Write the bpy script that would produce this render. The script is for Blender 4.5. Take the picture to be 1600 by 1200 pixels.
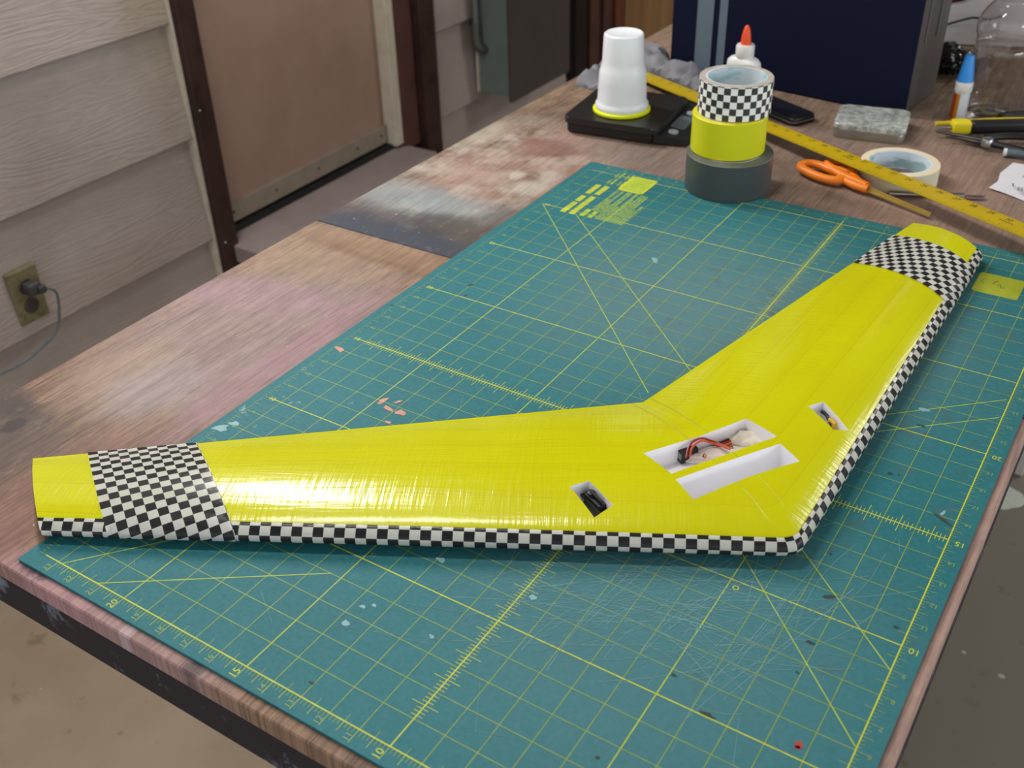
import bpy, bmesh, math, random
from mathutils import Vector, Matrix, noise
random.seed(7)
S = bpy.context.scene
COL = S.collection
for o in list(bpy.data.objects): bpy.data.objects.remove(o)

# ---------------------------------------------------------------- camera
R3 = ((0.8416385100832138, 0.5394123212491033, -0.026056976596170844),
      (0.28304501068798904, -0.48169545273195746, -0.8293702506961831),
      (-0.4599240592416486, 0.690654644884017, -0.5580914093843099))
CAM = Vector((0.6460433974905356, -0.3194814784090678, 0.5745857541874447))
F = 1666.5290071845045
cd = bpy.data.cameras.new('camera'); cam = bpy.data.objects.new('camera', cd); COL.objects.link(cam)
right, down, fwd = [Vector(r) for r in R3]
M = Matrix((right, -down, -fwd)).transposed().to_4x4(); M.translation = CAM
cam.matrix_world = M
cd.sensor_width = 36; cd.lens = F/1600*36; cd.clip_start = .02; cd.clip_end = 50
cd.dof.use_dof = True; cd.dof.focus_distance = .95; cd.dof.aperture_fstop = 9
S.camera = cam

# ---------------------------------------------------------------- light
S.view_settings.view_transform = 'Standard'; S.view_settings.look = 'None'
S.view_settings.exposure = 0.72; S.view_settings.gamma = 1; S.view_settings.use_curve_mapping = False
W = bpy.data.worlds.new('world'); S.world = W; W.use_nodes = True
W.node_tree.nodes['Background'].inputs[0].default_value = (.92, .96, 1, 1)
W.node_tree.nodes['Background'].inputs[1].default_value = .62
def area(name, loc, target, sx, sy, power, colr):
    l = bpy.data.lights.new(name, 'AREA'); l.shape = 'RECTANGLE'; l.size = sx; l.size_y = sy
    l.energy = power; l.color = colr
    o = bpy.data.objects.new(name, l); COL.objects.link(o); o.location = loc
    o.rotation_euler = (Vector(target)-Vector(loc)).to_track_quat('-Z', 'Y').to_euler()
    return o
def tube_light(name, c, d, ln, w, power, colr):
    o = area(name, c, (c[0], c[1], 0), ln, w, power, colr)
    o.rotation_euler = (0, 0, math.atan2(d[1], d[0]))
    return o
tube_light('ceiling_tube_light', (-.22, .26, 1.5), (.7, .45), .62, .10, 6, (1, .98, .93))
tube_light('added_fill_light_far', (1.9, 3.3, 1.52), (1, 0), 1.2, .14, 22, (1, .98, .93))  # added fill lamp, no fixture known there; brightens the far tabletop
area('wall_side_light', (-1.05, 1.05, 1.22), (.2, .3, 0), .13, 1.1, 19, (1, .98, .95))
area('daylight_opening', (3.6, .8, .80), (-1.2, .9, -.1), 2.4, .35, 15, (.90, .95, 1))

# ---------------------------------------------------------------- helpers
def at(px, py, z=0.0):
    d = right*((px-800)/F) + down*((py-600)/F) + fwd
    return CAM + d*((z-CAM.z)/d.z)
def link(name, bm, mats, parent=None, smooth=False, loc=None):
    me = bpy.data.meshes.new(name)
    bmesh.ops.recalc_face_normals(bm, faces=bm.faces)
    bm.to_mesh(me); bm.free()
    if not isinstance(mats, (list, tuple)): mats = [mats]
    for m in mats: me.materials.append(m)
    if smooth:
        for p in me.polygons: p.use_smooth = True
        try: me.set_sharp_from_angle(angle=math.radians(40))
        except Exception: pass
    o = bpy.data.objects.new(name, me); COL.objects.link(o)
    if parent is not None: o.parent = parent
    if loc is not None: o.location = loc
    return o
def thing(name, label, cat, loc=(0, 0, 0), rz=0, group=None):
    o = bpy.data.objects.new(name, None); COL.objects.link(o); o.location = loc; o.rotation_euler = (0, 0, rz)
    o.empty_display_size = .02
    return tag(o, label, cat, group)
def tag(o, label=None, cat=None, group=None, kind=None):
    if label: o['label'] = label
    if cat: o['category'] = cat
    if group: o['group'] = group
    if kind: o['kind'] = kind
    return o
def box(bm, x0, x1, y0, y1, z0, z1, bev=0, mi=0, seg=2):
    r = bmesh.ops.create_cube(bm, size=1)
    vs = r['verts']
    for v in vs:
        v.co = Vector((x0+(v.co.x+.5)*(x1-x0), y0+(v.co.y+.5)*(y1-y0), z0+(v.co.z+.5)*(z1-z0)))
    fs = list({f for v in vs for f in v.link_faces})
    for f in fs: f.material_index = mi
    if bev:
        es = list({e for v in vs for e in v.link_edges})
        bmesh.ops.bevel(bm, geom=es, offset=bev, segments=seg, affect='EDGES', profile=.5, clamp_overlap=True)
    return vs
def B(*a, **k):
    bm = bmesh.new(); box(bm, *a, **k); return bm
def prism(bm, pts, z0, z1, mi=0, bev=0, seg=2):
    lo = [bm.verts.new((p[0], p[1], z0)) for p in pts]; hi = [bm.verts.new((p[0], p[1], z1)) for p in pts]
    n = len(pts); fs = [bm.faces.new(hi), bm.faces.new(lo[::-1])]
    for i in range(n): fs.append(bm.faces.new((lo[i], lo[(i+1) % n], hi[(i+1) % n], hi[i])))
    for f in fs: f.material_index = mi
    if bev:
        es = list(fs[0].edges)+list(fs[1].edges)
        bmesh.ops.bevel(bm, geom=es, offset=bev, segments=seg, affect='EDGES', profile=.5, clamp_overlap=True)
def lathe(bm, prof, n=48, c=(0, 0), mi=0, closed=False, uv=False, sx=1, sy=1):
    rings = []
    for r, z in prof:
        rings.append([bm.verts.new((c[0]+sx*r*math.cos(2*math.pi*i/n), c[1]+sy*r*math.sin(2*math.pi*i/n), z)) for i in range(n)])
    uvl = bm.loops.layers.uv.verify() if uv else None
    m = len(rings)
    for j in range(m if closed else m-1):
        a, b = rings[j], rings[(j+1) % m]
        for i in range(n):
            f = bm.faces.new((a[i], a[(i+1) % n], b[(i+1) % n], b[i])); f.material_index = mi
            if uv:
                r0, z0 = prof[j]; r1, z1 = prof[(j+1) % m]
                for l, (ii, rr, zz) in zip(f.loops, ((i, r0, z0), (i+1, r0, z0), (i+1, r1, z1), (i, r1, z1))):
                    l[uvl].uv = (ii/n*2*math.pi*max(r0, r1), zz)
    if not closed:
        if prof[0][0] > 1e-5: f = bm.faces.new(rings[0][::-1]); f.material_index = mi
        if prof[-1][0] > 1e-5: f = bm.faces.new(rings[-1]); f.material_index = mi
    return rings
def tube(bm, pts, r, n=10, mi=0, closed=False, flat=1.0):
    pts = [Vector(p) for p in pts]; m = len(pts); rings = []
    rr = r if isinstance(r, (list, tuple)) else [r]*m
    for i, p in enumerate(pts):
        a = pts[(i-1) % m] if (closed or i > 0) else p; b = pts[(i+1) % m] if (closed or i < m-1) else p
        t = (b-a).normalized(); up = Vector((0, 0, 1)) if abs(t.z) < .95 else Vector((1, 0, 0))
        s = t.cross(up).normalized(); u = s.cross(t).normalized()
        rings.append([bm.verts.new(p+s*rr[i]*math.cos(2*math.pi*k/n)+u*rr[i]*flat*math.sin(2*math.pi*k/n)) for k in range(n)])
    for j in range(m if closed else m-1):
        a, b = rings[j], rings[(j+1) % m]
        for k in range(n):
            f = bm.faces.new((a[k], a[(k+1) % n], b[(k+1) % n], b[k])); f.material_index = mi
    if not closed:
        for f in (bm.faces.new(rings[0][::-1]), bm.faces.new(rings[-1])): f.material_index = mi
def spline(pts, n=8, closed=False):
    pts = [Vector(p) for p in pts]; m = len(pts); out = []
    for i in range(m if closed else m-1):
        if closed: p0, p1, p2, p3 = pts[(i-1) % m], pts[i], pts[(i+1) % m], pts[(i+2) % m]
        else: p0, p1, p2, p3 = pts[max(i-1, 0)], pts[i], pts[i+1], pts[min(i+2, m-1)]
        for k in range(n):
            t = k/n
            out.append(.5*((2*p1)+(p2-p0)*t+(2*p0-5*p1+4*p2-p3)*t*t+(3*p1-p0-3*p2+p3)*t**3))
    if not closed: out.append(pts[-1])
    return out
def quad(bm, a, b, w, z, mi=0):
    a = Vector((a[0], a[1])); b = Vector((b[0], b[1])); d = (b-a).normalized(); s = Vector((-d.y, d.x))*w/2
    f = bm.faces.new([bm.verts.new((p.x, p.y, z)) for p in (a-s, b-s, b+s, a+s)]); f.material_index = mi
def textmesh(bm, s, x, y, z, size, rot=0, mi=0, xa=None):
    cu = bpy.data.curves.new('t', 'FONT'); cu.body = s; cu.size = size; cu.align_x = 'CENTER'; cu.align_y = 'CENTER'; cu.resolution_u = 2
    ob = bpy.data.objects.new('t', cu); COL.objects.link(ob)
    dg = bpy.context.evaluated_depsgraph_get(); me = bpy.data.meshes.new_from_object(ob.evaluated_get(dg))
    mat = Matrix.Translation((x, y, z)) @ Matrix.Rotation(rot, 4, 'Z') if xa is None else xa
    me.transform(mat)
    n0 = len(bm.faces); bm.from_mesh(me); bm.faces.ensure_lookup_table()
    for f in bm.faces[n0:]: f.material_index = mi
    bpy.data.objects.remove(ob); bpy.data.meshes.remove(me); bpy.data.curves.remove(cu)

# ---------------------------------------------------------------- materials
def srgb(r, g, b):
    c = lambda v: (v/255/12.92) if v/255 <= .04045 else ((v/255+.055)/1.055)**2.4
    return (c(r), c(g), c(b), 1)
class N:
    def __init__(s, name):
        s.m = bpy.data.materials.new(name); s.m.use_nodes = True; s.t = s.m.node_tree
        s.b = s.t.nodes['Principled BSDF']; s.tc = None
    def n(s, typ, **k):
        x = s.t.nodes.new(typ)
        for a, v in k.items(): setattr(x, a, v)
        return x
    def ln(s, a, b): s.t.links.new(a, b)
    def put(s, sock, v):
        if hasattr(v, 'type') and hasattr(v, 'node'): s.ln(v, sock)
        else: sock.default_value = v
    def coord(s, kind='Object'):
        if s.tc is None: s.tc = s.n('ShaderNodeTexCoord')
        return s.tc.outputs[kind]
    def map(s, vec, sc=(1, 1, 1), loc=(0, 0, 0), rot=(0, 0, 0)):
        x = s.n('ShaderNodeMapping'); s.ln(vec, x.inputs[0]); x.inputs['Scale'].default_value = sc
        x.inputs['Location'].default_value = loc; x.inputs['Rotation'].default_value = rot; return x.outputs[0]
    def noise(s, vec, scale, det=4, rough=.55, dist=0):
        x = s.n('ShaderNodeTexNoise'); s.ln(vec, x.inputs['Vector']); x.inputs['Scale'].default_value = scale
        x.inputs['Detail'].default_value = det; x.inputs['Roughness'].default_value = rough; x.inputs['Distortion'].default_value = dist
        return x.outputs['Fac']
    def ramp(s, v, stops):
        x = s.n('ShaderNodeValToRGB'); s.ln(v, x.inputs[0]); e = x.color_ramp.elements
        while len(e) < len(stops): e.new(.5)
        for i, (p, c) in enumerate(stops):
            e[i].position = p; e[i].color = c if isinstance(c, tuple) else (c, c, c, 1)
        return x.outputs[0]
    def math(s, op, a, b=0, clamp=False, c=0):
        x = s.n('ShaderNodeMath', operation=op, use_clamp=clamp); s.put(x.inputs[0], a); s.put(x.inputs[1], b); s.put(x.inputs[2], c); return x.outputs[0]
    def mix(s, f, a, b, mode='MIX'):
        x = s.n('ShaderNodeMix', data_type='RGBA', blend_type=mode); s.put(x.inputs[0], f); s.put(x.inputs[6], a); s.put(x.inputs[7], b); return x.outputs[2]
    def sep(s, v):
        x = s.n('ShaderNodeSeparateXYZ'); s.ln(v, x.inputs[0]); return x.outputs
    def blob(s, xyz, cx, cy, rx, ry, soft=.5, warp=None, amt=.5, rot=0):
        X = s.math('SUBTRACT', xyz[0], cx); Y = s.math('SUBTRACT', xyz[1], cy)
        if rot:
            c, n_ = math.cos(rot), math.sin(rot)
            X2 = s.math('ADD', s.math('MULTIPLY', X, c), s.math('MULTIPLY', Y, n_)); Y2 = s.math('SUBTRACT', s.math('MULTIPLY', Y, c), s.math('MULTIPLY', X, n_)); X, Y = X2, Y2
        X = s.math('DIVIDE', X, rx); Y = s.math('DIVIDE', Y, ry)
        d = s.math('SQRT', s.math('ADD', s.math('MULTIPLY', X, X), s.math('MULTIPLY', Y, Y)))
        if warp is not None: d = s.math('ADD', d, s.math('MULTIPLY', s.math('SUBTRACT', warp, .5), amt*2))
        x = s.n('ShaderNodeMapRange', interpolation_type='SMOOTHSTEP'); s.ln(d, x.inputs[0])
        x.inputs[1].default_value = 1-soft; x.inputs[2].default_value = 1+soft; x.inputs[3].default_value = 1; x.inputs[4].default_value = 0
        return x.outputs[0]
    def bump(s, h, dist=.001, strength=1):
        x = s.n('ShaderNodeBump'); s.ln(h, x.inputs['Height']); x.inputs['Distance'].default_value = dist; x.inputs['Strength'].default_value = strength
        s.ln(x.outputs[0], s.b.inputs['Normal'])
    def done(s, color=None, rough=None, metal=None, spec=None):
        if color is not None: s.put(s.b.inputs['Base Color'], color)
        if rough is not None: s.put(s.b.inputs['Roughness'], rough)
        if metal is not None: s.put(s.b.inputs['Metallic'], metal)
        if spec is not None: s.put(s.b.inputs['Specular IOR Level'], spec)
        return s.m
def simple(name, c, rough=.5, metal=0, var=.12, scale=60, spec=None, bump=0):
    g = N(name); o = g.coord(); n = g.noise(o, scale, 4)
    lo = tuple(v*(1-var) for v in c[:3])+(1,); hi = tuple(min(1, v*(1+var)) for v in c[:3])+(1,)
    col = g.ramp(n, [(.3, lo), (.7, hi)])
    if bump: g.bump(n, bump)
    return g.done(col, rough, metal, spec)

def mat_wood(name, far):
    g = N(name); o = g.coord(); xyz = g.sep(o)
    fine = g.noise(g.map(o, (420, 16, 1)), 1, 4, .65, .6); mott = g.noise(g.map(o, (60, 30, 1)), 1, 6, .75)
    mid = g.noise(g.map(o, (90, 4.5, 1)), 1, 5, .7, 1.6)
    big = g.noise(o, 7, 4, .6); patch = g.noise(o, 22, 5, .65); spot = g.noise(o, 160, 3, .6)
    if not far: base = g.ramp(big, [(.3, srgb(140, 110, 92)), (.7, srgb(176, 142, 114))])
    else: base = g.ramp(big, [(.3, srgb(134, 112, 95)), (.7, srgb(172, 146, 120))])
    c = base
    gmid = g.ramp(mid, [(.40, 1.0), (.52, 0.0)]); gfin = g.ramp(fine, [(.36, 1.0), (.5, 0.0)])
    mdk = g.ramp(mott, [(.40, 1.0), (.56, 0.0)]); mlt = g.ramp(mott, [(.56, 0.0), (.72, 1.0)])
    def grain(c, k):
        c = g.mix(g.math('MULTIPLY', gmid, .46*k), c, srgb(96, 72, 60))
        c = g.mix(g.math('MULTIPLY', gfin, .52*k), c, srgb(80, 60, 52))
        return g.mix(g.math('MULTIPLY', mdk, .30*k), c, srgb(92, 76, 72))
    c = grain(c, 1)
    def lay(col, f, k=1.0):
        nonlocal c
        c = g.mix(g.math('MULTIPLY', f, k, True), c, col)
    if not far:
        lay(srgb(170, 148, 146), g.blob(xyz, -.12, .34, .13, .17, .45, big, .6), .75)
        lay(srgb(174, 142, 150), g.blob(xyz, -.17, .40, .10, .035, .5, patch, .6, .3), .75)
        lay(srgb(172, 136, 142), g.blob(xyz, -.055, .31, .02, .16, .5, patch, .6), .8)
        lay(srgb(172, 146, 122), g.blob(xyz, -.19, .52, .12, .07, .4, patch, .5), .7)
        lay(srgb(128, 94, 66), g.blob(xyz, -.12, .545, .11, .018, .5, patch, .5), .55)
        lay(srgb(170, 138, 108), g.blob(xyz, -.08, .56, .13, .02, .4, patch, .4), .6)
        lay(srgb(180, 155, 132), g.blob(xyz, -.17, .21, .05, .06, .5, patch, .6), .6)
        lay(srgb(172, 158, 160), g.blob(xyz, -.13, .215, .035, .05, .5, patch, .8), .7)
        lay(srgb(92, 82, 80), g.blob(xyz, -.175, .075, .07, .06, .6, patch, .7), .75)
        lay(srgb(72, 66, 66), g.blob(xyz, -.235, .12, .05, .018, .5, patch, .9), .85)
        lay(srgb(66, 60, 64), g.blob(xyz, -.195, .10, .010, .014, .3, spot, .5), .9)
        lay(srgb(150, 108, 104), g.blob(xyz, -.075, .055, .05, .09, .5, patch, .6), .6)
        lay(srgb(196, 150, 158), g.blob(xyz, .02, -.015, .06, .02, .4, patch, .5), .8)
        lay(srgb(60, 52, 66), g.blob(xyz, -.01, -.012, .018, .008, .5, spot, .9), .8)
        lay(srgb(196, 190, 194), g.blob(xyz, .102, -.020, .006, .012, .3, spot, .5), .9)
        lay(srgb(198, 160, 162), g.blob(xyz, .13, -.018, .07, .02, .4, patch, .4), .6)
        lay(srgb(70, 66, 74), g.blob(xyz, .17, -.019, .01, .006, .4, spot, .6), .7)
        lay(srgb(206, 172, 164), g.blob(xyz, .605, .30, .03, .40, .4, patch, .5), .6)
    else:
        wh = g.ramp(patch, [(.38, 0.0), (.6, 1.0)])
        lay(srgb(196, 184, 170), g.math('MULTIPLY', g.blob(xyz, -.14, .82, .16, .18, .4, big, .4), wh), .95)
        lay(srgb(188, 150, 140), g.math('MULTIPLY', g.blob(xyz, -.12, .88, .11, .17, .5, patch, .5), g.ramp(big, [(.4, 0.0), (.6, 1.0)])), .7)
        lay(srgb(142, 98, 88), g.blob(xyz, -.115, .935, .05, .035, .35, patch, .6, .3), .7); lay(srgb(206, 196, 180), g.blob(xyz, -.10, .83, .010, .012, .4, spot, .4), .9); lay(srgb(204, 194, 180), g.blob(xyz, -.055, .80, .03, .02, .4, patch, 1.1), .8)
        lay(srgb(156, 168, 172), g.blob(xyz, -.16, .695, .13, .04, .7, patch, .7), .85)
        lay(srgb(58, 70, 86), g.blob(xyz, -.12, .595, .24, .055, .6, patch, .45), .97); lay(srgb(70, 66, 62), g.blob(xyz, -.08, .655, .06, .03, .5, patch, .7), .7)
        lay(srgb(98, 92, 86), g.blob(xyz, -.03, .69, .04, .07, .6, patch, .5), .7)
        lay(srgb(170, 104, 82), g.blob(xyz, -.03, .80, .012, .10, .5, patch, .5), .5)
        lay(srgb(196, 190, 170), g.blob(xyz, -.225, .94, .02, .05, .5, patch, .8), .6)
        lay(srgb(160, 138, 126), g.blob(xyz, .42, 1.10, .34, .22, .4, patch, .5), .6); lay(srgb(176, 140, 124), g.blob(xyz, .40, 1.05, .10, .16, .5, patch, .9), .5)
        lay(srgb(140, 126, 122), g.blob(xyz, .05, .97, .14, .05, .5, patch, .5), .6)
        lay(srgb(176, 150, 130), g.blob(xyz, -.2, 1.6, .14, .3, .4, patch, .3), .6)
        sp = g.ramp(spot, [(.70, 0.0), (.74, 1.0)])
        lay(srgb(190, 200, 215), g.math('MULTIPLY', sp, g.blob(xyz, -.12, .61, .2, .05, .3)), .8)
    c = grain(c, .5 if not far else .42)
    c = g.mix(g.math('MULTIPLY', mlt, .22), c, srgb(196, 180, 172))
    c = g.mix(1.0, c, (.84, .84, .84, 1), 'MULTIPLY')
    c = g.mix(g.math('MULTIPLY', g.ramp(spot, [(.735, 0.0), (.76, 1.0)]), .5), c, srgb(214, 206, 200))
    g.bump(fine, .0006, .5)
    return g.done(c, .62, 0, .3)

def mat_mat():
    g = N('green_self_healing_mat'); o = g.coord(); xyz = g.sep(o)
    big = g.noise(o, 5, 3); fine = g.noise(o, 260, 3, .6); pt = g.noise(o, 30, 5, .7)
    c = g.ramp(big, [(.3, srgb(24, 103, 112)), (.7, srgb(34, 114, 123))])
    c = g.mix(.16, c, g.ramp(fine, [(.35, srgb(28, 104, 96)), (.65, srgb(88, 136, 148))]))
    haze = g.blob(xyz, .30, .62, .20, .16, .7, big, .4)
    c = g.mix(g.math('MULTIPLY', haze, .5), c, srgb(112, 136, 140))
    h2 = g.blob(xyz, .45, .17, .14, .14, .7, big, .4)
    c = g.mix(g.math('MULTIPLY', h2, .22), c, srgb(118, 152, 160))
    st = g.math('MULTIPLY', g.ramp(pt, [(.57, 0.0), (.66, 1.0)]), g.blob(xyz, .46, .62, .26, .40, .6, big, .4))
    c = g.mix(g.math('MULTIPLY', st, .45), c, srgb(84, 88, 88))
    wp = g.math('MULTIPLY', g.ramp(pt, [(.62, 0.0), (.68, 1.0)]), g.blob(xyz, .03, .24, .09, .12, .5, big, .3))
    c = g.mix(g.math('MULTIPLY', wp, .6), c, srgb(170, 186, 186))
    dk = g.blob(xyz, .40, .865, .35, .04, .6, pt, .6)
    c = g.mix(g.math('MULTIPLY', dk, .3), c, srgb(40, 92, 96))
    g.bump(fine, .0002, .4)
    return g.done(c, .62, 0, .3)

def mat_yellow(name='yellow_duct_tape', c0=(200, 198, 0), c1=(208, 208, 6), uv=True):
    g = N(name); o = g.coord(); u = g.coord('UV')
    n = g.noise(o, 9, 3)
    c = g.ramp(n, [(.3, srgb(*c0)), (.7, srgb(*c1))])
    if not uv: return g.done(c, .38)
    xy = g.sep(u)
    # cloth ribs run chordwise, long lap seams run spanwise
    ribs = g.noise(g.map(u, (260, 14, 1)), 1, 2, .5, .4)
    weave = g.noise(g.map(u, (900, 300, 1)), 1, 1, .5)
    wr = g.noise(g.map(u, (5, 46, 1)), 1, 3, .55, .6)
    v = g.math('ADD', xy[1], g.math('MULTIPLY', xy[0], .035))
    fr = g.math('FRACT', g.math('DIVIDE', v, .041))
    seam = g.ramp(fr, [(0.0, 1.0), (.035, 0.0)])
    c = g.mix(g.math('MULTIPLY', seam, .35), c, srgb(176, 166, 4))
    lap = g.ramp(fr, [(.0, 1.0), (.25, 1.0), (.27, .0)])
    c = g.mix(g.math('MULTIPLY', lap, .10), c, srgb(190, 176, 0))
    edge = g.math('MULTIPLY', fr, -.25)
    h = g.math('ADD', g.math('MULTIPLY', ribs, .42), g.math('MULTIPLY', wr, 1.0))
    h = g.math('ADD', h, g.math('MULTIPLY', weave, .03))
    h = g.math('ADD', h, edge)
    g.bump(h, .0011, .8)
    return g.done(c, .20, 0, .5)

def checkmat(name, size, gloss=.2, bump=True, phase=0.0):
    g = N(name); u = g.coord('UV')
    m = g.map(u, (1, 1, 1), (100*size+phase, 100*size, 0))
    x = g.n('ShaderNodeTexChecker'); g.ln(m, x.inputs[0]); x.inputs['Scale'].default_value = 1/size
    x.inputs[1].default_value = srgb(244, 244, 240); x.inputs[2].default_value = srgb(8, 8, 11)
    n = g.noise(g.coord(), 20, 3)
    c = g.mix(.06, x.outputs[0], g.ramp(n, [(.3, srgb(180, 190, 200)), (.7, srgb(250, 250, 250))]))
    if bump:
        h = g.math('ADD', g.math('MULTIPLY', g.noise(g.map(u, (260, 700, 1)), 1, 2), .12), g.noise(g.map(u, (12, 40, 1)), 1, 3, .5, .5))
        g.bump(h, .0012, .8)
    return g.done(c, gloss, 0, .4 if bump else .2)

def mat_siding():
    g = N('embossed_siding'); o = g.coord(); xyz = g.sep(o)
    w = g.noise(g.map(o, (1, .9, 8)), 2.2, 3, .5, .3)
    rings = g.math('FRACT', g.math('MULTIPLY', w, 16))
    rg = g.math('ABSOLUTE', g.math('SUBTRACT', rings, .5))
    big = g.noise(o, 3.5, 4)
    c = g.ramp(big, [(.3, srgb(152, 140, 134)), (.7, srgb(172, 160, 153))])
    c = g.mix(g.math('MULTIPLY', g.ramp(rg, [(0.0, 1.0), (.2, 0.0)]), .10), c, srgb(128, 116, 108))
    dirt = g.math('MULTIPLY', g.blob((xyz[1], xyz[2]), 1.18, .2, .10, .40, .6, g.noise(o, 18, 4), .6), .5)
    c = g.mix(dirt, c, srgb(136, 120, 92))
    lower_shade = g.blob((xyz[1], xyz[2]), .8, -.65, 1.2, .22, .5, big, .3)  # bench's shade on the lower planks, mixed into the siding colour
    c = g.mix(g.math('MULTIPLY', lower_shade, .35), c, srgb(128, 112, 98))
    g.bump(rg, .0022, .5)
    return g.done(c, .6, 0, .3)

def mat_concrete():
    g = N('concrete_floor'); o = g.coord(); xyz = g.sep(o)
    big = g.noise(o, 3, 5, .65); sp = g.noise(o, 20, 4, .6); fine = g.noise(o, 150, 3, .7)
    c = g.ramp(big, [(.3, srgb(138, 122, 102)), (.7, srgb(158, 142, 122))])
    c = g.mix(g.blob(xyz, .9, 1.0, .75, 1.4, .35, big, .2), c, srgb(122, 116, 104))
    c = g.mix(g.math('MULTIPLY', g.ramp(sp, [(.62, 0.0), (.7, 1.0)]), .4), c, srgb(84, 72, 60))
    c = g.mix(g.math('MULTIPLY', g.ramp(fine, [(.66, 0.0), (.75, 1.0)]), .3), c, srgb(70, 62, 54))
    c = g.mix(g.math('MULTIPLY', g.ramp(g.noise(o, 45, 1), [(.80, 0.0), (.81, 1.0)]), .8), c, srgb(180, 176, 168))
    g.bump(fine, .001, .5)
    return g.done(c, .7, 0, .2)

def mat_painted(name, col, grime, rough=.55, scale=12, k=.4, metal=0):
    g = N(name); o = g.coord(); n = g.noise(o, scale, 5, .65)
    c = g.mix(g.math('MULTIPLY', g.ramp(n, [(.45, 0.0), (.7, 1.0)]), k), col, grime)
    g.bump(n, .0006, .4)
    return g.done(c, rough, metal, .3)
def mat_black_edge():
    g = N('black_painted_edge'); o = g.coord(); n = g.noise(o, 26, 5, .7)
    c = g.mix(g.ramp(n, [(.56, 0.0), (.68, 1.0)]), srgb(38, 34, 40), srgb(118, 128, 140))
    g.bump(n, .001, .6)
    return g.done(c, .6, 0, .3)
def mat_glass():
    g = N('clear_plastic')
    g.b.inputs['Transmission Weight'].default_value = 1; g.b.inputs['IOR'].default_value = 1.42
    g.bump(g.noise(g.coord(), 45, 2), .0015, .5)
    return g.done(srgb(240, 238, 236), .05)

MW1 = mat_wood('stained_plywood_near', False); MW2 = mat_wood('stained_plywood_far', True)
MBLK = mat_black_edge(); MMAT = mat_mat()
MYEL = mat_yellow(); MCHK = checkmat('checkered_tape', .0085)
MCHK2 = checkmat('checkered_roll', .0085, .35, False)
MYROLL = mat_yellow('yellow_tape_roll', (208, 210, 0), (214, 216, 6), False)
MFOAM = simple('white_foam', srgb(246, 246, 250), .7, 0, .01, 40)
MSID = mat_siding(); MCON = mat_concrete()
MWHITE = simple('white_plastic', srgb(225, 226, 224), .35, 0, .03, 10)
MDARK = simple('black_plastic', srgb(26, 25, 26), .42, 0, .15, 200)
MBLACK = simple('black_rubber', srgb(16, 16, 17), .5)
MSTEEL = simple('brushed_steel', srgb(176, 176, 174), .3, 1, .1, 90)
MDARKSTEEL = simple('dark_tool_steel', srgb(78, 76, 74), .38, .8, .2, 90)
MORANGE = simple('orange_plastic', srgb(238, 128, 20), .42, 0, .05)
MYPRINT = simple('yellow_print', srgb(196, 204, 44), .6, 0, .1, 100)
MOPRINT = simple('faded_yellow_print', srgb(132, 158, 66), .6, 0, .15, 90)
MBPRINT = simple('black_print', srgb(30, 28, 20), .6)

# ================================================================ SETTING
FZ = -.85
st = lambda o: tag(o, kind='structure')
st(link('floor', B(-1.6, 4.0, -2.0, 5.2, FZ-.1, FZ), MCON))
wall = bpy.data.objects.new('wall_left', None); COL.objects.link(wall); st(wall)
link('backing_panel', B(-1.36, -1.262, -2.0, 5.2, FZ, 1.6), simple('wall_backing', srgb(120, 106, 100), .8), wall)
def plank(y0, y1, z0, z1, name='plank'):
    bm = bmesh.new(); x0, xb, xt = -1.262, -1.196, -1.216
    n = 6
    sec = [(x0, z0), (xb-.004, z0), (xb, z0+.004), (xt, z1), (x0, z1)]
    ra = [bm.verts.new((x, y0, z)) for x, z in sec]; rb = [bm.verts.new((x, y1, z)) for x, z in sec]
    bm.faces.new(ra); bm.faces.new(rb[::-1])
    for i in range(5): bm.faces.new((ra[i], rb[i], rb[(i+1) % 5], ra[(i+1) % 5]))
    return link(name, bm, MSID, wall)
zj = [FZ, -.778, -.528, -.280, -.029, .219, .468, .717, .966, 1.215, 1.464]
for i in range(len(zj)-1):
    plank(-1.9, 1.200, zj[i], zj[i+1]-.0015)
    plank(2.094, 2.865, zj[i], zj[i+1]-.0015)
MBROWN = mat_painted('dark_brown_paint', srgb(58, 38, 34), srgb(30, 20, 18), .45, 20, .8)
MBROWN2 = mat_painted('red_brown_paint', srgb(84, 54, 46), srgb(52, 34, 30), .5, 14, .6)
MCREAM = mat_painted('cream_weatherstrip', srgb(196, 186, 170), srgb(150, 140, 124), .6, 30, .4)
MDOOR = mat_painted('tan_door_paint', srgb(158, 130, 116), srgb(142, 112, 96), .5, 5, .6)
st(link('trim_1', B(-1.262, -1.176, 1.206, 1.256, -.66, 1.6, bev=.003), MBROWN)); 
st(link('trim_2', B(-1.262, -1.176, 2.020, 2.090, -.64, 1.6, bev=.003), MBROWN))
st(link('trim_3', B(-1.262, -1.200, 1.948, 2.016, -.565, 1.6, bev=.002), MBROWN2))
st(link('trim_4', B(-1.262, -1.206, 1.914, 1.946, -.545, 1.6, bev=.002), MCREAM))
st(link('trim_5', B(-1.222, -1.193, 1.1985, 1.2045, -.85, 1.6), MCREAM))
door = st(link('door_1', B(-1.30, -1.245, 1.235, 1.925, -.50, 1.6), MDOOR))
MSWEEP = mat_painted('metal_sweep', srgb(150, 138, 124), srgb(120, 108, 96), .4, 20, .4, .2)
link('door_stop', B(-1.245, -1.232, 1.257, 1.300, -.487, 1.6, bev=.002), mat_painted('tan_stop_paint', srgb(166, 142, 126), srgb(150, 124, 108), .5, 5, .6), door)
for z in (-.216, -.536):
    bm = bmesh.new(); bmesh.ops.create_uvsphere(bm, u_segments=8, v_segments=6, radius=.003)
    link('screw', bm, MSTEEL, bpy.data.objects['trim_1'], True, (-1.176, 1.216, z))
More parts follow.
